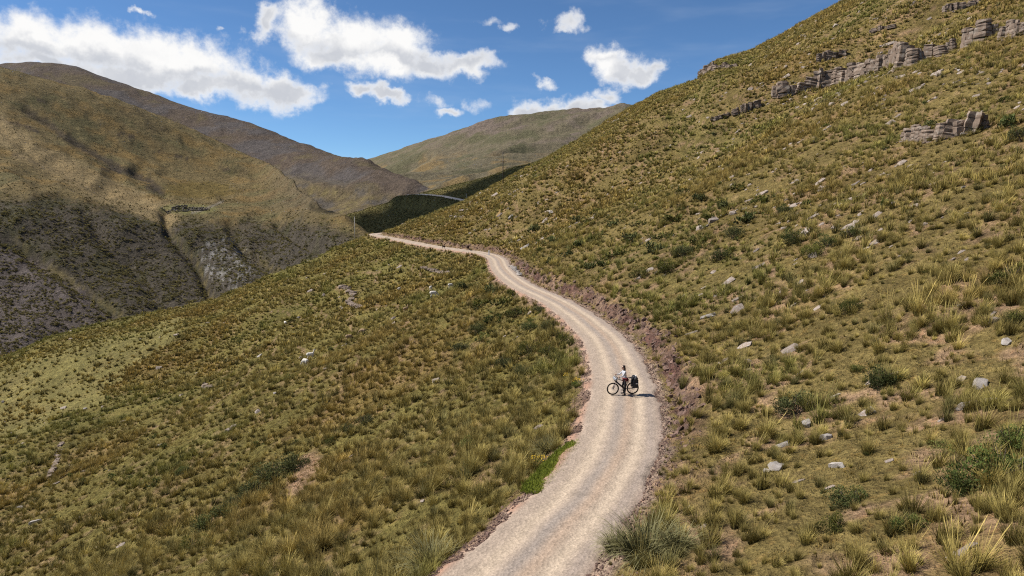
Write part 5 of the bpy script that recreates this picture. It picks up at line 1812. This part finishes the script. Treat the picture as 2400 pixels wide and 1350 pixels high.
def build_rider():
    """woman standing over the top tube, both feet down, arms out to the bar, looking ahead; local x = forwards"""
    root = bpy.data.objects.new('person', None); COL.objects.link(root)
    root.location = (RID.x, RID.y, RID_Z)
    root.rotation_euler = (0, 0, YAW)
    tag(root, 'person in white long-sleeved top and dark trousers standing astride the bicycle', 'person')
    hip = Vector((-0.055, 0, 0.86)); waist = Vector((-0.04, 0, 1.02)); chest = Vector((0.0, 0, 1.20)); neck = Vector((0.025, 0, 1.37)); head = Vector((0.055, 0, 1.53))
    bm = bmesh.new()
    blob(bm, hip, (0.115, 0.165, 0.12)); blob(bm, waist, (0.095, 0.135, 0.12)); blob(bm, chest, (0.115, 0.16, 0.16))
    capsule(bm, hip + Vector((0, 0, 0.03)), chest, 0.11, 0.115, 14)
    capsule(bm, chest + Vector((0, -0.12, 0.10)), chest + Vector((0, 0.12, 0.10)), 0.062, 0.062)
    capsule(bm, chest + Vector((0.0, 0, 0.12)), neck, 0.06, 0.05); capsule(bm, neck, head - Vector((0.01, 0, 0.05)), 0.047, 0.05)
    blob(bm, head, (0.092, 0.075, 0.112)); blob(bm, head + Vector((0.035, 0, -0.055)), (0.055, 0.052, 0.055))
    capsule(bm, head + Vector((0.085, 0, 0.0)), head + Vector((0.105, 0, -0.025)), 0.011, 0.015, 8)        # nose
    capsule(bm, head + Vector((0.078, -0.018, -0.058)), head + Vector((0.078, 0.018, -0.058)), 0.012, 0.012, 8)  # lips
    for s in (-1, 1):
        blob(bm, head + Vector((-0.01, 0.076 * s, -0.005)), (0.018, 0.010, 0.028))
        # legs stand either side of the frame
        h = hip + Vector((0.0, 0.085 * s, -0.02)); kn = Vector((0.01 - 0.02 * s, 0.15 * s, 0.47)); an = Vector((-0.02 + 0.03 * s, 0.185 * s, 0.085))
        capsule(bm, h, kn, 0.086, 0.056); capsule(bm, kn, kn.lerp(an, 0.35) + Vector((-0.012, 0, 0)), 0.055, 0.055); capsule(bm, kn.lerp(an, 0.35) + Vector((-0.012, 0, 0)), an, 0.053, 0.038)
        capsule(bm, an + Vector((-0.03, 0, -0.045)), an + Vector((0.15, 0.03 * s, -0.055)), 0.038, 0.030)
        # arms
        sh = chest + Vector((0.0, 0.165 * s, 0.105)); el = Vector((0.17, 0.27 * s, 1.095)); wr = Vector((0.345, 0.295 * s, 1.075)); 
        capsule(bm, sh, el, 0.052, 0.041); capsule(bm, el, wr, 0.040, 0.027)
        pm = Vector((0.395, 0.315 * s, 1.078))
        capsule(bm, wr, pm, 0.026, 0.03)
        for k in range(4):                                   # fingers curl over the grip
            yk = (0.29 + 0.021 * k) * s
            L = (0.033, 0.038, 0.036, 0.028)[k]
            a = Vector((0.415, yk, 1.085)); b = a + Vector((0.02, 0.004 * s, -0.010)); c = b + Vector((-0.002, 0.002 * s, -L))
            capsule(bm, a, b, 0.0095, 0.0092, 6); capsule(bm, b, c, 0.0092, 0.008, 6)
        capsule(bm, Vector((0.378, 0.285 * s, 1.07)), Vector((0.395, 0.268 * s, 1.045)), 0.011, 0.010, 6)      # thumb
    me = melt(bm, 0.0085, 2)
    SK, SH, TR, SO = 0, 1, 2, 3
    def pick(c):
        if c.z < 0.075: return SO
        if c.z > 1.385 : return SK
        if c.x > 0.335 and c.z > 1.0 : return SK
        if c.z > 0.93 or (c.x > 0.10 and c.z > 0.9): return SH
        return TR
    paint(me, [M_SKIN, M_SHIRT, M_TROUSER, M_SHOE], pick)
    me.name = 'body'
    new_obj('body', me, None, root)
    # long hair falling behind the shoulders
    b = bmesh.new()
    blob(b, head + Vector((-0.022, 0, 0.022)), (0.098, 0.088, 0.112))
    blob(b, head + Vector((-0.075, 0, -0.09)), (0.055, 0.088, 0.13)); blob(b, head + Vector((-0.085, 0, -0.20)), (0.042, 0.085, 0.11)); blob(b, head + Vector((-0.085, 0, -0.29)), (0.03, 0.06, 0.07))
    h = melt(b, 0.012, 2)
    bm2 = bmesh.new(); bm2.from_mesh(h)                      # keep the face free
    bmesh.ops.delete(bm2, geom=[v for v in bm2.verts if v.co.x > head.x + 0.03 and v.co.z < head.z + 0.055], context='VERTS')
    bm2.to_mesh(h); bm2.free(); h.materials.append(M_HAIR)
    new_obj('hair', h, None, root)
    b = bmesh.new()
    for s in (-1, 1):
        blob(b, head + Vector((0.083, 0.034 * s, 0.012)), (0.014, 0.031, 0.023))
        tube(b, [head + Vector((0.075, 0.066 * s, 0.016)), head + Vector((-0.01, 0.080 * s, 0.012))], 0.004, 5)
    tube(b, [head + Vector((0.093, -0.02, 0.016)), head + Vector((0.093, 0.02, 0.016))], 0.005, 5)
    finish(b, 'sunglasses', M_GLASS, root)
    # maroon jacket knotted round the waist
    b = bmesh.new()
    for k in range(14):
        t0 = 2 * math.pi * k / 14; t1 = 2 * math.pi * (k + 1) / 14
        capsule(b, (hip.x + 0.125 * math.cos(t0), 0.172 * math.sin(t0), 0.93 + 0.01 * math.sin(3 * t0)), (hip.x + 0.125 * math.cos(t1), 0.172 * math.sin(t1), 0.93 + 0.01 * math.sin(3 * t1)), 0.034, 0.034, 6)
    for k in range(5):
        y = -0.12 + 0.06 * k
        capsule(b, (hip.x - 0.115, y, 0.92), (hip.x - 0.145, y * 1.1, 0.74), 0.032, 0.026, 6)
    for s in (-1, 1):
        capsule(b, (hip.x + 0.12, 0.02 * s, 0.92), (hip.x + 0.13, 0.06 * s, 0.76), 0.028, 0.02, 6)
        capsule(b, (hip.x, 0.165 * s, 0.92), (hip.x, 0.18 * s, 0.80), 0.04, 0.03, 6)
    j = melt(b, 0.013, 2); j.materials.append(M_MAROON)
    new_obj('waist_jacket', j, None, root)
build_rider()

# ---------------------------------------------------------------- grazing animals
M_WOOL = mat_flat('pale_wool', (0.62, 0.57, 0.50), 0.95, 0.05, vary=0.15, scale=12)
M_TAN = mat_flat('tan_wool', (0.36, 0.25, 0.15), 0.95, 0.05, vary=0.2, scale=12)
M_BROWN = mat_flat('brown_coat', (0.045, 0.028, 0.020), 0.9, 0.1, vary=0.2, scale=12)
def alpaca_mesh(mat, grazing):
    bm = bmesh.new()
    blob(bm, (0, 0, 0.72), (0.42, 0.22, 0.25)); blob(bm, (0.22, 0, 0.70), (0.24, 0.21, 0.26)); blob(bm, (-0.26, 0, 0.72), (0.24, 0.22, 0.24))
    if grazing:
        capsule(bm, (0.36, 0, 0.74), (0.66, 0, 0.45), 0.13, 0.09); capsule(bm, (0.66, 0, 0.45), (0.74, 0, 0.22), 0.09, 0.08); blob(bm, (0.78, 0, 0.17), (0.085, 0.07, 0.10)); capsule(bm, (0.79, 0, 0.16), (0.82, 0, 0.06), 0.055, 0.04)
        ear = (0.70, 0.28)
    else:
        capsule(bm, (0.34, 0, 0.80), (0.48, 0, 1.20), 0.13, 0.085); blob(bm, (0.50, 0, 1.27), (0.10, 0.08, 0.10)); capsule(bm, (0.54, 0, 1.26), (0.66, 0, 1.22), 0.06, 0.04)
        ear = (0.46, 1.36)
    for s in (-1, 1):
        capsule(bm, (ear[0], 0.045 * s, ear[1] - 0.02), (ear[0] - 0.02, 0.07 * s, ear[1] + 0.09), 0.022, 0.010, 6)
        # front leg: straight to a low wrist; hind leg: knee forward, hock back
        capsule(bm, (0.26, 0.12 * s, 0.62), (0.27, 0.12 * s, 0.34), 0.085, 0.055); capsule(bm, (0.27, 0.12 * s, 0.34), (0.26, 0.12 * s, 0.03), 0.045, 0.033)
        capsule(bm, (-0.30, 0.12 * s, 0.66), (-0.22, 0.13 * s, 0.48), 0.11, 0.075); capsule(bm, (-0.22, 0.13 * s, 0.48), (-0.36, 0.12 * s, 0.28), 0.065, 0.042); capsule(bm, (-0.36, 0.12 * s, 0.28), (-0.33, 0.12 * s, 0.03), 0.038, 0.033)
    capsule(bm, (-0.46, 0, 0.82), (-0.54, 0, 0.62), 0.055, 0.03, 6)
    me = melt(bm, 0.028, 2)
    me.materials.append(mat)
    me.name = 'alpaca'
    return me
def build_animals():
    kinds = {}
    spots = [  # u, v at the feet, heading, colour, grazing, height px, label
        (728, 843, 0.3, 'wool', False, 1.15, 'white alpaca standing higher of the pair on the open grass slope'),
        (716, 858, 2.6, 'wool', True, 1.15, 'white alpaca with lowered head beside the other white one'),
        (818, 799, 0.4, 'tan', True, 1.05, 'tan alpaca grazing above the white pair'),
        (850, 784, 2.9, 'tan', True, 1.0, 'tan alpaca grazing uphill of the other tan one'),
        (1016, 698, 0.2, 'wool', True, 1.2, 'white alpaca standing side-on below the road bend'),
        (1010, 682, 1.4, 'wool', True, 0.95, 'small white alpaca just above the side-on one'),
        (1056, 677, 0.6, 'wool', True, 0.95, 'white alpaca grazing closest to the shrub thicket'),
        (669, 763, 2.2, 'wool', True, 1.0, 'lone white alpaca far down the slope'),
        (951, 733, 0.9, 'tan', False, 0.95, 'pale alpaca standing alone in the orange grass'),
        (936, 684, 1.2, 'wool', True, 0.95, 'white alpaca beside the dark broken ledge'),
        (1040, 584, 2.9, 'brown', False, 0.85, 'dark brown animal walking on the distant road'),
        (1097, 588, 1.3, 'brown', True, 1.1, 'dark animal standing against the road cut'),
    ]
    for (u, v, rz, c, gz, s, lab) in spots:
        p = G(u, v)
        key = (c, gz)
        if key not in kinds:
            kinds[key] = alpaca_mesh({'wool': M_WOOL, 'tan': M_TAN, 'brown': M_BROWN}[c], gz)
        o = new_obj('alpaca' if c != 'brown' else 'brown_animal', kinds[key])
        o.location = p; o.rotation_euler = (0, 0, rz); o.scale = (s, s, s)
        if c == 'brown': o.location.z = max(p.z, 0.02)
        tag(o, lab, 'alpaca' if c != 'brown' else 'animal', 'grazing animals on the slope' if c != 'brown' else 'animals on the road')
        LANDMARKS[lab] = p
build_animals()

# ---------------------------------------------------------------- poles, marker, ruin
M_POLE = mat_flat('weathered_pole', (0.36, 0.33, 0.29), 0.85, 0.15)
M_POLED = mat_flat('dark_pole', (0.07, 0.06, 0.055), 0.85, 0.15)
M_WHITE = mat_flat('white_paint', (0.78, 0.78, 0.76), 0.6, 0.3, vary=0.05)
def pole(p, h, mat, label, arm=True, yaw=0.2, r=0.15):
    root = bpy.data.objects.new('utility_pole', None); COL.objects.link(root); root.location = p; root.rotation_euler = (0, 0, yaw)
    tag(root, label, 'pole', 'power line along the valley')
    b = bmesh.new(); tube(b, [(0, 0, -0.5), (0, 0, h * 0.5), (0, 0, h)], [r, r * 0.85, r * 0.65], 10); finish(b, 'post', mat, root)
    if arm:
        b = bmesh.new(); rbox(b, (0, -r * 0.9, h * 0.70), (2.6, 0.12, 0.14), 0.01); ca = finish(b, 'crossarm', mat, root, False)
        for x in (-1.15, 0.0, 1.15):
            b = bmesh.new(); tube(b, [(x, -r * 0.9, h * 0.70 + 0.06), (x, -r * 0.9, h * 0.70 + 0.16), (x, -r * 0.9, h * 0.70 + 0.32)], [0.02, 0.07, 0.045], 8); finish(b, 'insulator', M_WHITE, ca)
        b = bmesh.new()
        for s in (-1, 1): tube(b, [(0.8 * s, -r * 0.9, h * 0.70 - 0.05), (0, -r * 0.9, h * 0.70 - 0.75)], 0.025, 5)
        finish(b, 'brace', mat, root)
    else:
        b = bmesh.new(); tube(b, [(0, 0, h - 0.02), (0, 0, h + 0.1), (0, 0, h + 0.24)], [0.03, 0.08, 0.05], 8); finish(b, 'insulator', M_WHITE, root)
a_, _e = ray(832, 555); p = Vector((float(a_) * 244.0, 244.0, float(ground_z(a_ * 244.0, 244.0)[0]))); pole(p, 8.6, M_POLE, 'tall pale wooden pole at the outer edge of the road bend', False, r=0.17)
p = G(1179, 430); pole(p, 11.5, M_POLED, 'dark pole with crossarm behind the crest of the near hill', True, r=0.20)
a_, e_ = ray(1093, 471); Yq = 466.0
p = Vector((float(a_) * Yq, Yq, float(ground_z(a_ * Yq, Yq)[0]))); pole(p, 5.0, M_POLE, 'short pale pole beside the far stretch of road', False, r=0.2)

def marker():
    p = G(1146, 599)
    root = bpy.data.objects.new('marker_post', None); COL.objects.link(root); root.location = p
    tag(root, 'small white marker post on the outer verge at the bend', 'marker post')
    b = bmesh.new(); rbox(b, (0, 0, 0.45), (0.26, 0.22, 1.0), 0.03); finish(b, 'post', M_WHITE, root, False)
    b = bmesh.new(); rbox(b, (0, 0, 0.985), (0.30, 0.26, 0.08), 0.03); finish(b, 'cap', M_WHITE, root, False)
    LANDMARKS['white marker post'] = p
marker()

M_WALL = rock_material('ruin_stone', (0.060, 0.052, 0.045), (0.150, 0.125, 0.100), None, 0.7)
M_WALLP = rock_material('ruin_stone_pale', (0.24, 0.21, 0.17), (0.36, 0.32, 0.26), None, 0.7)
def build_ruin():
    """low roofless stone walls of a herder's compound on the terrace"""
    r = random.Random(5)
    o0 = G(432, 492)
    root = bpy.data.objects.new('stone_ruin', None); COL.objects.link(root); root.location = o0
    tag(root, 'dark roofless stone ruin with corral walls on the grassy terrace', 'ruin')
    LANDMARKS['stone ruin'] = o0
    stone = [hull_mesh('stone', r, 16, (1, 0.8, 0.7), M_WALL, 0.8) for _ in range(4)] + [hull_mesh('stone', r, 16, (1, 0.8, 0.7), M_WALLP, 0.8)]
    mpp = (o0.y * CP) / F
    def wall(u0, u1, dv, h, depth=0.0, name='wall', lump=1.0):
        # wall pieces follow the terrace; u is measured along it in the photo's scale
        x0 = (u0 - 432) * mpp; x1 = (u1 - 432) * mpp
        w = bpy.data.objects.new(name, None); COL.objects.link(w); w.parent = root
        n = max(2, int(abs(x1 - x0) / 1.1))
        for k in range(n):
            t = (k + 0.5) / n
            x = x0 + (x1 - x0) * t; y = depth + dv * t
            z = float(ground_z(o0.x + x, o0.y + y)[0]) - o0.z
            hh = h * r.uniform(0.7, 1.15)
            for q in range(2 if h > 1.5 else 1):
                s = new_obj('stone', stone[r.randrange(5) if r.random() < 0.25 else r.randrange(4)], None, w)
                s.location = (x + r.gauss(0, 0.1), y, z + hh * (0.25 + 0.5 * q)); s.scale = (0.85 * lump, 0.6, hh * (0.36 if h > 1.5 else 0.6)); s.rotation_euler = (0, 0, r.gauss(0, 0.15))
    wall(398, 490, 1.0, 1.6, -4.0)
    wall(398, 436, 0.5, 3.2, 2.0); wall(436, 450, 0, 2.4, 3.0); wall(450, 470, 0, 2.0, 4.0); wall(472, 487, 3.0, 2.2, 1.0)
    wall(376, 398, 1.5, 1.4, 1.0); wall(398, 398.5, 6, 2.6, -4.0); wall(414, 414.5, 6, 2.8, -4.0); wall(432, 432.5, 6, 2.8, -3.5); wall(452, 452.5, 7, 1.8, -3.5); wall(468, 468.5, 6, 1.8, -3.0)
build_ruin()

# ---------------------------------------------------------------- single grass bunches, flowers
def build_single_tufts():
    r = random.Random(311)
    for (x, y, z, rot, scl, k, t, s, u, v) in NEAR_LIST['tuft']:
        o = new_obj('grass_tuft', TUFT_NEAR[k])
        o.location = (x, y, z); o.rotation_euler = tuple(float(q) for q in rot); o.scale = tuple(float(q) for q in scl)
        o.color = (float(t[0]), float(t[1]), float(t[2]), 1)
        THINGS['tuft'].append((o, Vector((x, y, z)), float(s), tuple(float(q) for q in t)))
    # the great mound at the inner verge, and its companions
    for (u, v, w, lab) in ((1515, 1305, 175, 'huge drooping grey-green grass mound on the inner verge of the road'), (1445, 1290, 95, 'smaller grey-green mound pressed against the road side of the huge one'),
                           (1590, 1290, 110, 'leaning grass mound against the uphill side of the huge one'), (1285, 1060, 70, 'pale drooping tussock on the outer verge above the green turf'), (1010, 1335, 130, 'big drooping tussock overhanging the outer edge of the road')):
        p = G(u, v)
        dep = p.y * CP - (p.z - CAM_H) * SP
        me = tuft_mesh('mound', r, 420, 1.0, 1.15, 0.017, 4, MAT_GRASS, droop=1.1, base_r=0.30)
        o = new_obj('grass_mound', me); o.location = p; s = w / F * dep / 1.15
        o.scale = (s, s, s * 0.9); o.rotation_euler = (0, 0, r.uniform(0, 6))
        o.color = (0.66, 0.76, 0.90, 1)
        tag(o, lab, 'grass', 'large grass mounds by the road')
        LANDMARKS[lab] = p
build_single_tufts()

M_PETAL = mat_flat('yellow_petal', (0.50, 0.32, 0.03), 0.7, 0.1)
def build_flowers():
    r = random.Random(17)
    for (u, v, w, lab) in ((1265, 1092, 44, 'yellow-flowered plant on the outer verge beside the green turf'), (1355, 905, 34, 'yellow-flowered plant at the road edge opposite the rider'), (1328, 890, 26, 'small yellow-flowered plant behind the one opposite the rider'), (1245, 755, 26, 'yellow-flowered bush below the curve of the road')):
        p = G(u, v)
        dep = p.y * CP - (p.z - CAM_H) * SP
        s = w / F * dep * 0.5
        root = bpy.data.objects.new('flowering_plant', None); COL.objects.link(root); root.location = p
        tag(root, lab, 'flower', 'yellow flowers below the road')
        cr = new_obj('leaves', r.choice(SHRUB_NEAR), None, root); cr.scale = (s, s, s * 0.9); cr.color = (1.3, 1.5, 1.0, 1)
        vs, fs = [], []
        for k in range(28):
            az = r.uniform(0, 6.28); q = math.sqrt(r.random()) * s * 0.85
            c = Vector((math.cos(az) * q, math.sin(az) * q, s * (0.95 + 0.35 * r.random()) - q * 0.3)); pr = 0.035 * r.uniform(0.7, 1.3)
            i0 = len(vs)
            vs.append(tuple(c + Vector((0, 0, 0.012))))
            for m in range(6):
                vs.append(tuple(c + Vector((math.cos(m * 1.047) * pr, math.sin(m * 1.047) * pr, r.gauss(0, 0.006)))))
            for m in range(6):
                fs.append((i0, i0 + 1 + m, i0 + 1 + (m + 1) % 6))
        fl = new_obj('blossoms', mesh_from('blossoms', vs, fs, M_PETAL), None, root)
        fl['kind'] = 'stuff'
build_flowers()

# ---------------------------------------------------------------- labels: say which one by its look and what it stands by
for lab, (u, v) in {'the rider': (1462, 929), 'the pale forked boulder': (1822, 1092), 'the round dark shrub': (1868, 965), 'the bare-stemmed shrub': (2066, 905), 'the big green shrub thicket': (2335, 1130),
                    'the large tan slab': (2288, 950), 'the lower shrub patch': (620, 1130), 'the sharp road bend': (1165, 605), 'the huge grass mound': (1515, 1305), 'the green verge turf': (1300, 1100),
                    'the lower outcrop': (2200, 325), 'the long cliff band': (2050, 175), 'the crest rock knob': (1665, 168), 'the lone tan slab': (1690, 850), 'the white alpaca pair': (722, 850), 'the far slab field': (2000, 500),
                    'the pinkish boulder': (2332, 752), 'the grassy lower corner': (2350, 1320), 'the side-on white alpaca': (1016, 698), 'the shaded road cut': (1100, 585), 'the isolated ledge': (484, 908), 'the dark shrub belt': (1530, 590), 'the slab among shrubs': (1885, 550)}.items():
    LANDMARKS[lab] = G(u, v)
REFS = {k: p for k, p in LANDMARKS.items() if k.startswith('the ')}

ORD = ['first', 'second', 'third', 'fourth', 'fifth', 'sixth', 'seventh', 'eighth', 'ninth', 'tenth', 'eleventh', 'twelfth', 'thirteenth', 'fourteenth', 'fifteenth', 'sixteenth', 'seventeenth', 'eighteenth', 'nineteenth', 'twentieth']
ORD += ['twenty-' + q for q in ORD[:9]] + ['thirtieth'] + ['thirty-' + q for q in ORD[:9]] + ['fortieth'] + ['forty-' + q for q in ORD[:9]]

def where(p):
    """nearest landmark and the way to go from it"""
    best = sorted(REFS.items(), key=lambda kv: (kv[1] - p).length)
    best = [b for b in best if (b[1] - p).length > 0.4][0]
    dv = p - best[1]
    k = int(round(math.degrees(math.atan2(dv.y, dv.x)) / 45.0)) % 8
    word = ('uphill of', 'uphill and beyond', 'beyond', 'downhill and beyond', 'downhill of', 'downhill and short of', 'short of', 'uphill and short of')[k]
    return word + ' ' + best[0], dv.length

def label_all():
    def colour(t):
        if t[0] > 1.15: return 'pale straw'
        if t[0] > 0.9 and t[1] / t[0] < 0.90: return 'rust-brown'
        if t[2] > t[0] * 0.98: return 'grey-green'
        return 'olive' if t[1] > t[0] * 1.0 else 'tawny'
    rows = []
    for (o, p, s, t) in THINGS['tuft']:
        sz = 'tall' if s > 1.3 else ('knee-high' if s > 0.9 else 'low')
        rows.append((o, p, '%s %s bunch grass' % (sz, colour(t)), 'grass', 'single grass bunches near the viewer'))
    for (o, p, w, t) in THINGS['shrub']:
        sz = 'large' if w > 2.0 else ('rounded' if w > 1.2 else 'small')
        c = 'grey-green' if t[2] >= t[1] and t[0] > t[1] else ('dark green' if t[0] <= t[1] else 'olive-green')
        rows.append((o, p, '%s %s shrub' % (sz, c), 'shrub', 'shrubs on the hillside'))
    for (o, p, w, kind) in THINGS['rock']:
        sz = 'big' if w > 1.4 else ('middling' if w > 0.7 else 'small')
        c = {'slab': 'flat tan rock', 'pale': 'pale stone', 'boulder': 'angular tan boulder'}[kind]
        rows.append((o, p, '%s %s' % (sz, c), 'rock', 'loose rocks on the slope'))
    seen = {}
    for row in rows:
        w, L = where(row[1])
        seen.setdefault(row[2] + ' ' + w, []).append((L, row, w))
    for lab, rs in seen.items():
        rs.sort(key=lambda q: q[0])
        for i, (L, (o, p, look, cat, grp), w) in enumerate(rs):
            tag(o, lab if len(rs) == 1 else '%s %s %s' % (ORD[min(i, len(ORD) - 1)], look, w), cat, grp)
label_all()

# ---------------------------------------------------------------- cloud overhead, left of the picture, whose shade lies on the second spur
def build_cloud():
    tgt = []
    for (u, v, Yq) in ((985, 482, 482), (1040, 474, 490), (1120, 448, 500), (1200, 420, 510), (1000, 505, 450), (1080, 500, 445), (955, 515, 455), (1260, 405, 520), (915, 512, 470), (870, 528, 462)):
        a, e = ray(u, v)
        tgt.append(Vector((float(a) * Yq, Yq, CAM_H + float(e) * Yq)))
    H = 900.0
    root_p = tgt[3] + SUN_DIR * (H / SUN_DIR.z)
    bm = bmesh.new()
    r = random.Random(3)
    for t in tgt:
        c = t + SUN_DIR * (H / SUN_DIR.z) - root_p
        for k in range(3):
            rr = r.uniform(17, 24)
            blob(bm, c + Vector((r.gauss(0, 6), r.gauss(0, 6), r.gauss(0, 5))), (rr, rr, rr * 0.6))
    me = melt(bm, 4.0, 3)
    co = np.zeros(len(me.vertices) * 3, np.float32); me.vertices.foreach_get('co', co); co = co.reshape(-1, 3)
    n = fbm(co[:, 0] / 14, co[:, 1] / 14 + co[:, 2] / 20, 4, 7)
    nr = np.zeros(len(me.vertices) * 3, np.float32); me.vertices.foreach_get('normal', nr); nr = nr.reshape(-1, 3)
    co = co + nr * (n[:, None] * 6)
    me.vertices.foreach_set('co', co.astype(np.float32).ravel()); me.update()
    m = mat_flat('cloud_white', (0.9, 0.9, 0.9), 1.0, 0.0, vary=0.03, scale=0.05)
    nt = m.node_tree                                  # thin enough to let some sun through
    tr = node(nt, 'ShaderNodeBsdfTransparent'); ms = node(nt, 'ShaderNodeMixShader'); ms.inputs[0].default_value = 0.34
    nt.links.new(nt.nodes['Principled BSDF'].outputs[0], ms.inputs[1]); nt.links.new(tr.outputs[0], ms.inputs[2])
    nt.links.new(ms.outputs[0], nt.nodes['Material Output'].inputs['Surface'])
    me.materials.append(m)
    o = new_obj('cloud', me); o.location = root_p
    tag(o, 'white cumulus cloud overhead whose shadow darkens the second spur', 'cloud')
build_cloud()
